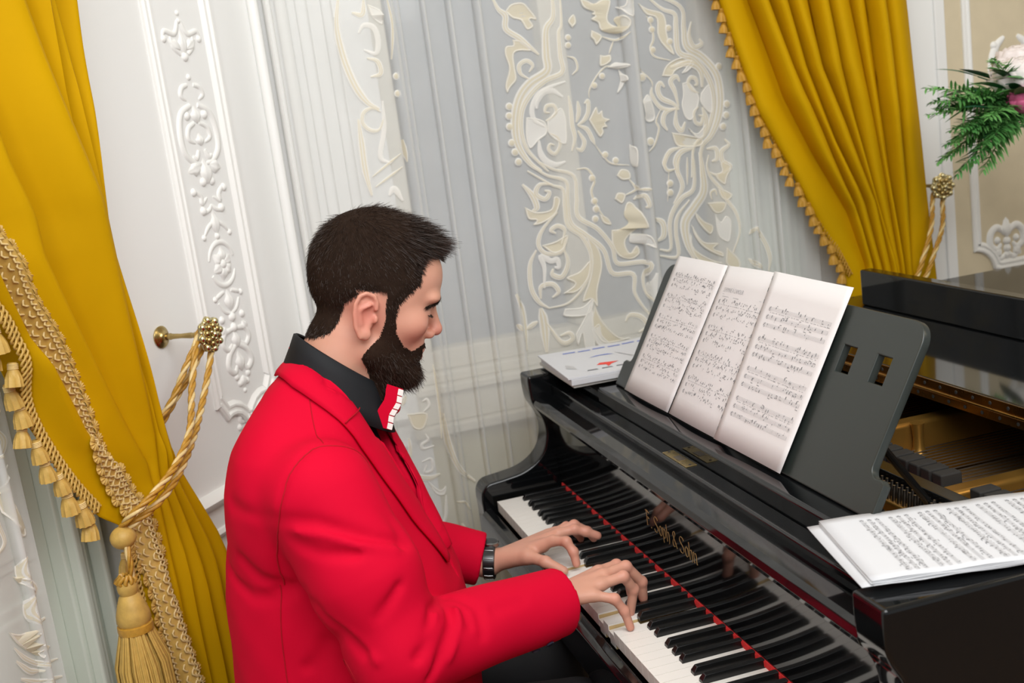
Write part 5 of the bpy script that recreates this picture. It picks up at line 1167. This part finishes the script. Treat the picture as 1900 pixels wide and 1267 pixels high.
def onj(p, off=.0):
    h = jb.find_nearest(Vector(p)); return h[0]+h[1]*off
# collar and lapels: one folded strip each side, with a notch seam
Fp = [(0, -.409, 1.236), (.030, -.395, 1.224), (.056, -.361, 1.200), (.064, -.326, 1.162), (.052, -.300, 1.096), (.042, -.283, 1.052), (.026, -.259, .994), (.011, -.243, .916), (.001, -.231, .835)]
Op = [(0, -.437, 1.196), (.060, -.418, 1.196), (.106, -.372, 1.178), (.120, -.335, 1.150), (.117, -.308, 1.105), (.108, -.292, 1.065), (.090, -.270, .993), (.054, -.243, .900), (.006, -.231, .830)]
for sd in (1, -1):
    f = smoothpath(Fp, 44); o_ = smoothpath(Op, 44); rows = []
    for i in range(44):
        kt = min(1, i/8); w_ = lambda p: Vector((XH+sd*p[0], p[1], p[2])).lerp(Vector(tw((XH+sd*p[0], p[1], p[2]))), kt)
        a = w_(f[i]); b = onj(w_(o_[i]), .0045)
        if i > 22: a = onj(a, .007)
        row = []
        for t in np.linspace(0, 1, 7):
            p = a.lerp(b, t)
            if 0 < t < 1: p = p.lerp(onj(p, .006+.005*math.sin(math.pi*t)), .75)
            row.append(p)
        a2 = a + Vector((-sd*.006, .004, -.010)); rows.append([a2, a + Vector((-sd*.001, .002, .001))] + row)
    mb = MB(); mb.grid(rows, flip=sd < 0); lp = mb.build('lapel', 'jacket_red', jacket, smooth=70, solid=.003)
    mb = MB(); mb.tube([onj(rows[18][k], .0085+.004*math.sin(math.pi*(k-2)/6)) for k in range(3, 9)], .0011, 5); mb.build('notch_seam', 'seam_red', lp, smooth=80)
# seams drawn along the cloth, cuff buttons
def seam(pts, n=40, r=.0011):
    p = smoothpath(pts, n); mb = MB(); mb.tube([onj(q, .0002) for q in p], r, 5); mb.build('seam', 'seam_red', jacket, smooth=80)
seam([(.76, -.413, 1.13), (.777, -.437, 1.123), (.787, -.455, 1.11), (.79, -.475, 1.06), (.75, -.487, .99), (.727, -.484, .93)])
seam([(.76, -.413, 1.13), (.753, -.38, 1.119), (.735, -.352, 1.09), (.73, -.335, 1.06), (.735, -.325, 1.02)])
seam([(.654, -.399, 1.178), (.689, -.402, 1.148), (.75, -.398, 1.129)], 30, .0008)
seam([(XH+.02, -.44, 1.19), (XH+.02, -.52, 1.08), (XH+.02, -.56, .93), (XH+.02, -.585, .70)])
seam([(.724, -.49, .93), (.719, -.497, .864), (.719, -.502, .795), (.72, -.505, .66)], 40, .0009)
seam([(.745, -.40, .70), (.80, -.40, .84), (.80, -.30, .76), (.745, -.16, .742), (.72, -.09, .746)], 50, .0009)
uC = (Vector(CR)-Vector(RE)).normalized()
for k in range(3):
    c = onj((.735-.010*k+.012, -.115-.022*k, .757), .001); nrm = jb.find_nearest(c)[1]
    mb = MB(); mb.lathe([(.0005, .0), (.0062, .0), (.0068, .0012), (.0060, .0026), (.0040, .0022), (.0005, .0022)], c, nrm, 14); mb.build('cuff_button', 'button_dark', jacket, smooth=50)
# ---- shirt with its collar
def shirt_sdf(P):
    d = torso_sdf(P, -.013)
    d = smin(d, cone(P, (XH, -.385, 1.12), (XH, -.345, 1.195), .074, .066), .015)
    return np.maximum(np.maximum(d, .75-P[..., 2]), np.abs(P[..., 0]-XH)-.14)
sv, sq = surface(shirt_sdf, (XH-.15, -.60, .74), (XH+.15, -.15, 1.30), .006)
# keep the shirt clear of the skin above its collar: cut by the collar plane
kc = (sv[:, 2]-1.196) + (sv[:, 1]+.338)*.86
keep = kc < .0; kq = sq[keep[sq].all(1)]
sme2 = arr_mesh('shirt', sv, kq); sme2.materials.append(MATS['shirt_black']); shirt = link('shirt', sme2, man)
rows = []
for j, (c, fv, lat) in enumerate([((XH, -.3385, 1.2035), (0, .0560, -.0480), .0605), ((XH, -.3385, 1.206), (0, .0575, -.0490), .0625), ((XH, -.3390, 1.205), (0, .0600, -.0500), .0650), ((XH, -.3420, 1.185), (0, .0660, -.0520), .0695), ((XH, -.3470, 1.158), (0, .0740, -.0560), .0760), ((XH, -.3500, 1.135), (0, .0800, -.0580), .0800)]):
    row = []
    for t in np.linspace(0, 2*math.pi, 64, endpoint=False):
        row.append((c[0]+lat*math.sin(t), c[1]+fv[1]*math.cos(t), c[2]+fv[2]*math.cos(t)))
    rows.append(row)
mb = MB(); mb.grid(rows, closed=True, flip=True); mb.build('shirt_collar', 'shirt_black', shirt, smooth=70, solid=.002)
# ---- bow tie
bt = adopt(empty('bow_tie', (XH, -.272, 1.122)), man)
K = Vector((XH, -.2680, 1.1190)); bu = Vector((0, .48, .877)).normalized(); bn = Vector((0, .877, -.48)).normalized()
mb = MB(); mb.ell(K+bn*.004, (.011, .011, .015), 16, 10); mb.build('knot', 'jacket_red', bt, smooth=80)
def bowpt(sd, t, v, e, hh=.033):      # t outwards, v up the wing, e from its back face to its front face
    h = .010+(hh-.010)*t**.7
    return K + Vector((sd*(.004+.054*t), 0, 0)) + bu*(h*v+.003*t) + bn*(e*(.004+.009*t)-.016*t*t+.005*math.cos(v*3.1)*(1-t)+.002*math.sin(v*5)*t)
for sd in (1, -1):
    ring = [(v, 1) for v in np.linspace(-1, 1, 9)]+[(v, -1) for v in np.linspace(1, -1, 9)]
    mb = MB(); mb.grid([[bowpt(sd, t, v, e) for v, e in ring] for t in np.linspace(0, 1, 9)], closed=True)
    n0 = len(mb.v)-len(ring); mb.f.append(tuple(range(n0, n0+len(ring)))); mb.m.append(0)
    wg = mb.build('bow_wing', 'jacket_red', bt, smooth=45)
    for j in range(6):
        v0 = -.97+j*.33; v1 = v0+.28; o = Vector((sd*.0012, 0, 0)); f = bn*.0012; mb = MB()
        mb.add([bowpt(sd, 1, v0, .45)+o, bowpt(sd, 1, v1, .45)+o, bowpt(sd, 1, v1, 1.0)+o+f, bowpt(sd, 1, v0, 1.0)+o+f, bowpt(sd, .90, v1, 1.0)+f, bowpt(sd, .90, v0, 1.0)+f], [(0, 1, 2, 3), (3, 2, 4, 5)])
        mb.build('white_stripe', 'bow_white', wg)
# ---- trousers, shoes
def trouser_sdf(P):
    d = ellp(P, (XH, -.45, .63), (.19, .13, .13))
    for x in (XH-.10, XH+.10):
        d = smin(d, cone(P, (x, -.45, .590), (x, -.06, .562), .093, .070), .03); d = smin(d, cone(P, (x, -.06, .552), (x, .045, .12), .066, .056), .02)
    return smax(d, .09-P[..., 2], .004)
tv, tq = surface(trouser_sdf, (.33, -.60, .08), (.77, .13, .78), .009)
tm = arr_mesh('trousers', tv, tq); tm.materials.append(MATS['trouser_black']); link('trousers', tm, man)
for x in (XH-.10, XH+.10):
    v_, q_ = surface(lambda P: np.maximum(smin(ellp(P, (x, .13, .035), (.045, .15, .05)), ellp(P, (x, .05, .07), (.045, .06, .06)), .03), -P[..., 2]), (x-.06, -.04, -.005), (x+.06, .30, .15), .006)
    m_ = arr_mesh('shoe', v_, q_); m_.materials.append(MATS['shoe_black']); link('shoe', m_, man)
# ---- wristwatch on the left wrist
wt = adopt(empty('wristwatch', (.322, -.102, .738)), man)
wd = (Vector(LH['f'][2][0][0])-Vector(LE)).normalized(); wc = Vector((.3255, -.0995, .7388)); s1 = wd.cross(Vector((0, 0, 1))).normalized(); s2 = s1.cross(wd).normalized()
wb_ = BVHTree.FromPolygons([v.co.copy() for v in bme.vertices if (v.co-wc).length < .12] and [v.co.copy() for v in bme.vertices], [tuple(p.vertices) for p in bme.polygons if (p.center-wc).length < .09])
def wrist_r(t, ax):
    dr = (s1*math.cos(t)+s2*math.sin(t)).normalized(); o_ = wc+wd*ax; h_ = wb_.ray_cast(o_+dr*.075, -dr)
    return dr, (.075-h_[3] if h_[0] is not None else .03)
rows = []; ts = np.linspace(0, 2*math.pi, 48, endpoint=False)
rad = np.array([max(wrist_r(t, ax)[1] for ax in (-.010, 0, .010)) for t in ts]); rad = (rad+np.roll(rad, 1)+np.roll(rad, -1))/3
for t, r0 in zip(ts, rad):
    n_ = wrist_r(t, 0)[0]
    rows.append([wc+n_*(r0+.0006)+wd*.0105, wc+n_*(r0+.0028)+wd*.0095, wc+n_*(r0+.0034), wc+n_*(r0+.0028)-wd*.0095, wc+n_*(r0+.0006)-wd*.0105])
mb = MB(); mb.grid(rows+[rows[0]]); mb.build('strap', 'watch_black', wt, smooth=60, solid=.001)
for k in range(0, 48, 3):
    mb = MB(); n_ = wrist_r(ts[k], 0)[0]; mb.tube([wc+n_*(rad[k]+.0034)+wd*.008, wc+n_*(rad[k]+.0042), wc+n_*(rad[k]+.0034)-wd*.008], .0012, 6); mb.build('strap_link', 'watch_steel', wt, smooth=80)
kt_ = int(np.argmin(abs(ts-math.pi/2))); rt_ = rad[kt_]
mb = MB(); mb.lathe([(.001, 0), (.0165, 0), (.0175, .003), (.0165, .0065), (.0140, .0075), (.001, .0075)], wc+s2*(rt_+.001), s2, 28); cs = mb.build('watch_case', 'watch_steel', wt, smooth=40)
mb = MB(); mb.lathe([(.001, 0), (.0135, 0), (.0130, .0006), (.001, .0008)], wc+s2*(rt_+.0086), s2, 24); mb.build('dial', 'watch_black', cs, smooth=40)

# ------------------------------------------------------------------ hair, beard, brows
hv, hq = parts[0]; HL = w2h(hv.astype(F4)).astype(float)
tri = np.vstack([hq[:, [0, 1, 2]], hq[:, [0, 2, 3]]])
e1_ = HL[tri[:, 1]]-HL[tri[:, 0]]; e2_ = HL[tri[:, 2]]-HL[tri[:, 0]]; fn = np.cross(e1_, e2_); ar = np.linalg.norm(fn, axis=1)/2
vn = np.zeros_like(HL)
for k in range(3): np.add.at(vn, tri[:, k], fn)
vn /= np.maximum(1e-12, np.linalg.norm(vn, axis=1))[:, None]
def in_poly(y, z, poly):
    c = np.zeros(len(y), bool); n = len(poly)
    for i in range(n):
        (a, b), (a2, b2) = poly[i], poly[(i+1) % n]
        m = ((b > z) != (b2 > z)); x = np.where(m, (a2-a)*(z-b)/(b2-b if b2 != b else 1e-9)+a, 0); c ^= m & (y < x)
    return c
def edge_d(y, z, line):
    d = np.full(len(y), 9.)
    for (a, b), (a2, b2) in zip(line[:-1], line[1:]):
        t = np.clip(((y-a)*(a2-a)+(z-b)*(b2-b))/((a2-a)**2+(b2-b)**2), 0, 1); d = np.minimum(d, np.hypot(y-a-t*(a2-a), z-b-t*(b2-b)))
    return d
HLINE = [(.13, .106), (.0999, .104), (.084, .1035), (.0765, .0900), (.0751, .0578), (.0559, .0371), (.0459, .0224), (.0424, .003), (.040, -.004), (.0275, -.004), (.0235, .0147), (.0117, .0345), (-.0153, .0370), (-.0387, .0188), (-.0466, -.0085), (-.056, -.0281), (-.0839, -.0403), (-.1129, -.036), (-.16, -.036)]
HPOLY = HLINE + [(-.16, .25), (.13, .25)]
BLINE = [(.120, -.0295), (.0901, -.0290), (.0826, -.0370), (.0700, -.0470), (.0577, -.0403), (.0461, -.0213), (.0424, .006), (.0270, .006), (.0243, -.0093), (.0178, -.029), (-.002, -.0551), (-.0064, -.0637), (.0025, -.0800), (.014, -.112)]
BPOLY = BLINE + [(.014, -.16), (.12, -.16)]
def shear(P): return P[:, 1]+.2*np.abs(P[:, 0]), P[:, 2]-.1425*np.abs(P[:, 0])
def lips(P): return (np.abs(P[:, 0]) < .024) & (P[:, 1] > .066) & (P[:, 2] < -.0395) & (P[:, 2] > -.0640)
def sample(mask_fn, n, seed):
    r = np.random.default_rng(seed); p = ar/ar.sum(); f = r.choice(len(tri), n*6, p=p); u = r.random((len(f), 2)); u[u.sum(1) > 1] = 1-u[u.sum(1) > 1]
    P = HL[tri[f, 0]]+e1_[f]*u[:, :1]+e2_[f]*u[:, 1:]; N = vn[tri[f, 0]]; m = mask_fn(P); return P[m][:n], N[m][:n], r
def strands(name, pts, width, mat, parent, seed):
    """pts: (n, k, 3) in head space -> tapering ribbons"""
    n, k, _ = pts.shape; r = np.random.default_rng(seed); W = (E0 + (pts.reshape(-1, 3)*HK)@HR.T).reshape(n, k, 3)
    t = np.gradient(W, axis=1); s = np.cross(t, r.normal(size=(n, 1, 3))); s /= np.maximum(1e-12, np.linalg.norm(s, axis=2))[..., None]
    w = width*np.linspace(1, .25, k)[None, :, None]*r.uniform(.7, 1.3, (n, 1, 1)); V = np.stack([W-s*w, W+s*w], 2).reshape(-1, 3)
    b = (np.arange(n)*k*2)[:, None]+(np.arange(k-1)*2)[None]; q = np.stack([b, b+1, b+3, b+2], -1).reshape(-1, 4)
    me = arr_mesh(name, V, q); me.materials.append(MATS[mat]); o = link(name, me, parent); o['kind'] = 'stuff'; return o
def cap(name, mask_fn, thick_fn, mat):
    m = mask_fn(HL); qs = hq[m[hq].all(1)]; th = thick_fn(HL); V = E0+((HL+vn*th[:, None])*HK)@HR.T
    used = np.unique(qs); mp = -np.ones(len(HL), int); mp[used] = np.arange(len(used)); me = arr_mesh(name, V[used], mp[qs]); me.materials.append(MATS[mat]); return link(name, me, man)
def hair_mask(P): y, z = shear(P); ear = (np.abs(P[:, 0]) > .0715) & (P[:, 2] < .052) & (P[:, 1] > -.047) & (P[:, 1] < .010); return in_poly(y, z, HPOLY) & ~ear
def hair_th(P):
    y, z = shear(P); e = np.clip(edge_d(y, z, HLINE)/.016, 0, 1); return .0005+e*(.0035+.0055*np.clip((P[:, 2]-.06)/.09, 0, 1))
hair = cap('hair', hair_mask, hair_th, 'hair_base')
P, N, r = sample(hair_mask, 30000, 1); n = len(P)
crown = np.array([0, -.055, .165]); d = P-crown; d -= N*(d*N).sum(1)[:, None]; d /= np.maximum(1e-6, np.linalg.norm(d, axis=1))[:, None]
y, z = shear(P); ed = np.clip(edge_d(y, z, HLINE)/.02, .25, 1); top = np.clip((P[:, 2]-.075)/.06, 0, 1); front = np.clip((P[:, 1]-.015)/.06, 0, 1)*top
d = d + r.normal(size=(n, 3))*.15; d[:, 1] += front*.5; L = (.010+.009*top+.007*front)*r.uniform(.7, 1.2, n)*ed**.5; lift = (.16+.16*top+.25*front)*r.uniform(.6, 1.4, n); base_h = hair_th(P)*.3
tt = np.linspace(0, 1, 5)[None, :, None]; Pp = (P+N*base_h[:, None])[:, None]; Dn = d[:, None]*L[:, None, None]; Nn = N[:, None]*(L*lift)[:, None, None]; Up = np.zeros((n, 1, 3)); Up[:, 0, 2] = front*L*.25
strands('hair_strands', Pp+Dn*tt+Nn*(tt*1.7-.7*tt**2)+Up*tt**2, .00042, 'hair_dark', hair, 2)
def beard_mask(P): y, z = shear(P); return in_poly(y, z, BPOLY) & ~lips(P) & (np.abs(P[:, 0]) < .0735)
def beard_th(P):
    y, z = shear(P); e = np.clip(edge_d(y, z, BLINE)/.018, 0, 1); lo_ = np.clip((-.045-P[:, 2])/.04, 0, 1); return .0004+e*(.003+.0045*lo_)
beard = cap('beard', beard_mask, beard_th, 'beard_base')
P, N, r = sample(beard_mask, 22000, 3); n = len(P)
y, z = shear(P); ed = np.clip(edge_d(y, z, BLINE)/.018, .2, 1); lo_ = np.clip((-.04-P[:, 2])/.05, 0, 1)
d = np.zeros((n, 3)); d[:, 2] = -1; d[:, 1] = .25+.5*lo_; d -= N*(d*N).sum(1)[:, None]; d += r.normal(size=(n, 3))*.35; L = (.0065+.0075*lo_)*np.where(P[:, 2] > -.041, .6, 1)*r.uniform(.6, 1.25, n)*ed**.7; base_h = beard_th(P)*.4
Pp = (P+N*base_h[:, None])[:, None]; strands('beard_strands', Pp+d[:, None]*L[:, None, None]*tt+N[:, None]*(L*.45)[:, None, None]*tt, .00038, 'beard_dark', beard, 4)
# stubble fringe at the nape and neck, eyebrows, lashes
for sd in (1, -1):
    r = np.random.default_rng(9+sd); u = r.random(620); yy = .069+.033*u; zz = .0310+.0165*u-.012*np.clip(u-.7, 0, 1); xx = .046-.034*u
    P = np.stack([sd*xx, yy, zz], 1)+r.normal(size=(620, 3))*np.array([.0016, .0010, .0017])
    if sd == 1: hb = BVHTree.FromPolygons([Vector(v) for v in hv], [tuple(map(int, t)) for t in hq])
    def onface(p):
        h_ = hb.ray_cast(Vector(h2w((p[0], .14, p[2]))), Vector(-HR[:, 1]))
        if h_[0] is None: h_ = hb.find_nearest(Vector(h2w(p)))
        return np.concatenate([w2h(np.array([h_[0]], F4))[0], HR.T@np.array(h_[1])])
    Pl = [onface(p) for p in P]
    Pl = np.array(Pl); p0 = Pl[:, :3]; n0 = Pl[:, 3:]; d = np.tile(np.array([sd*.75, -.45, -.25]), (620, 1))+r.normal(size=(620, 3))*.2; d[:, 2] += .5*(u > .6)
    t3 = np.linspace(0, 1, 4)[None, :, None]; eb = strands('eyebrow', p0[:, None]+n0[:, None]*.0004+d[:, None]*.0075*t3+n0[:, None]*.0012*t3, .0005, 'hair_dark', man, 20+sd)
    u = r.random(90); P = np.stack([sd*(.024+.021*u), .08+0*u, .0182-.0015*np.sin(u*3.14)], 1); P = np.array([onface(p)[:3] for p in P]); d = np.tile([sd*.2, .8, -.55], (90, 1))+r.normal(size=(90, 3))*.15
    t3 = np.linspace(0, 1, 4)[None, :, None]; strands('eyelashes', P[:, None]+d[:, None]*.0055*t3, .0003, 'hair_dark', man, 30+sd)
# ------------------------------------------------------------------ piano bench
bench = empty('piano_bench', (XH, -.46, 0), 'black padded piano bench under the seated pianist', 'bench')
mb = MB(); mb.box((XH-.27, -.62, .40), (XH+.27, -.30, .445)); mb.build('seat_frame', PB, bench, bevel=.006)
mb = MB(); mb.box((XH-.265, -.615, .446), (XH+.265, -.305, .494)); mb.build('cushion', 'trouser_black', bench, bevel=.018, segs=4, smooth=60)
for lx in (XH-.24, XH+.24):
    for ly in (-.59, -.33):
        mb = MB(); mb.lathe([(.017, 0), (.019, .02), (.024, .2), (.03, .38), (.03, .40)], (lx, ly, 0), (0, 0, 1), 14); mb.build('leg', PB, bench, smooth=40)

# ------------------------------------------------------------------ flower arrangement on the lid
pm('leaf_green', (.075, .25, .06), .45, spec=.4, noise=(30, .35)); pm('leaf_dark', (.015, .10, .045), .35, spec=.5, noise=(30, .35)); pm('fern_green', (.13, .36, .09), .6, noise=(30, .3))
pm('petal_white', (.85, .78, .76), .6, noise=(20, .05)); pm('petal_pink', (.80, .16, .34), .6, noise=(20, .2)); pm('vase_glass', (.75, .73, .66), .2, spec=.6, noise=(6, .05)); pm('stem_green', (.06, .16, .03), .6, noise=(30, .2))
fx, fy, fz = .10, 1.31, 1.4
fl = empty('flower_arrangement', (fx, fy+.11, 1.0065), 'pink and white flowers with fern leaves in a vase on the piano lid', 'flowers')
mb = MB(); mb.lathe([(.001, 0), (.055, 0), (.05, .012), (.03, .05), (.035, .10), (.055, .18), (.06, .24), (.05, .29), (.058, .31), (.05, .305), (.001, .20)], (fx, fy+.11, 1.007), (0, 0, 1), 28); mb.build('vase', 'vase_glass', fl, smooth=50)
def leaf_blade(mb, p, d, L, w, droop, side=None):
    d = Vector(d).normalized(); s = d.cross(side or Vector((random.uniform(-.4, .4), random.uniform(-.4, .4), 1))).normalized(); up = s.cross(d); rows = []
    for i in range(6):
        t = i/5; c = Vector(p)+d*L*t-Vector((0, 0, droop*t*t)); ww = w*math.sin(math.pi*min(1, .08+t*.92))**.8*(1 if t < 1 else 0)+.0002
        rows.append([c-s*ww, c+up*ww*.25, c+s*ww])
    mb.grid(rows)
top = Vector((fx, fy, 1.355))
rr_ = random.Random(4)
for k in range(40):      # broad pointed leaves
    a = rr_.uniform(0, 6.283); el = rr_.uniform(-.25, .7); d = Vector((math.cos(a)*math.cos(el), math.sin(a)*math.cos(el), math.sin(el)))
    if k < 22: d = Vector((rr_.uniform(-.3, .5), -1, rr_.uniform(-.35, .55))).normalized()
    p0 = top+Vector((rr_.uniform(-.04, .04), rr_.uniform(-.04, .04), rr_.uniform(.0, .10))); L0 = rr_.uniform(.03, .12); p1 = p0+d*L0
    mb = MB(); leaf_blade(mb, p1, d, rr_.uniform(.07, .11), rr_.uniform(.009, .015), .015); mb.tube([top+Vector((0, .11, -.06)), top, p0.lerp(p1, .5), p1], .0016, 5)
    mb.build('leaf', 'leaf_dark' if k % 3 else 'leaf_green', fl, smooth=60)
sprays = [((-.05, -1, .42), .26), ((.15, -1, .30), .25), ((.0, -1, .18), .25), ((.25, -1, .02), .21), ((.1, -1, -.12), .20), ((-.1, -1, -.28), .19), ((.2, -.8, -.5), .17), ((-.2, -.9, .3), .22), ((.3, -.6, .7), .2), ((.5, .6, .3), .2), ((-.6, .5, .3), .2), ((.7, -.2, .2), .2)]
sprays += [((rr_.uniform(-.5, .6), -1, rr_.uniform(-.55, .45)), rr_.uniform(.13, .21)) for k in range(16)]
for k, (d, L) in enumerate(sprays):      # feathery fern sprays
    d = Vector(d).normalized(); s0 = top+Vector((0, -.02, .05)); mb = MB(); n = 24
    pth = [s0+d*L*i/n-Vector((0, 0, .035*(i/n)**2)) for i in range(n+1)]; mb.tube([top+Vector((0, .11, -.06))]+pth, [.0016]+[.0016*(1-.7*i/n) for i in range(n+1)], 5)
    for i in range(4, n+1):
        for sd in (-1, 1):
            for q in range(2):
                side = d.cross(Vector((rr_.uniform(-.6, .6), 0, 1))).normalized()*sd; l = (.042*math.sin(math.pi*(.15+.8*i/n))+.008)*rr_.uniform(.7, 1.1)
                leaf_blade(mb, pth[i], (d*.8+side+Vector((0, 0, rr_.uniform(-.5, .5)))), l, .0026, .006)
    mb.build('fern_spray', ('fern_green', 'leaf_green')[k % 2], fl, smooth=80)
def peony(c, r, mat, seed):
    q = random.Random(seed); f = adopt(empty('peony', c), fl)
    for ring in range(6):
        k = 3+ring
        for j in range(k):
            th = 6.283*(j+q.random()*.4+.3*ring)/k; p0 = .12+ring*.33; R0 = r*(.62+.075*ring); mb = MB(); rows = []; wv = q.uniform(0, 6)
            for a in range(7):
                t = a/6; ph = p0+.95-t*1.05; row = []
                for b in range(9):
                    v = b/4-1; az = th+v*(.75*math.sin(math.pi*min(.93, .2+t*.62)))/max(.35, math.sin(max(.2, ph)))
                    rr = R0*(1+.05*math.sin(v*6+wv)*t+.10*t*t*(ring > 2)); row.append(Vector(c)+Vector((rr*math.sin(ph)*math.cos(az), rr*math.sin(ph)*math.sin(az), rr*math.cos(ph)*.9)))
                rows.append(row)
            mb.grid(rows); mb.build('petal', mat, f, smooth=80, solid=.0008)
    mb = MB(); mb.tube([top+Vector((0, .11, -.06)), Vector(c)-Vector((0, -.02, .05)), Vector(c)-Vector((0, 0, .01))], .003, 6); mb.build('stem', 'stem_green', f, smooth=60)
peony((.11, 1.268, 1.475), .060, 'petal_white', 1); peony((.15, 1.258, 1.425), .042, 'petal_pink', 2); peony((.04, 1.33, 1.50), .06, 'petal_white', 3); peony((.16, 1.36, 1.43), .06, 'petal_pink', 5)
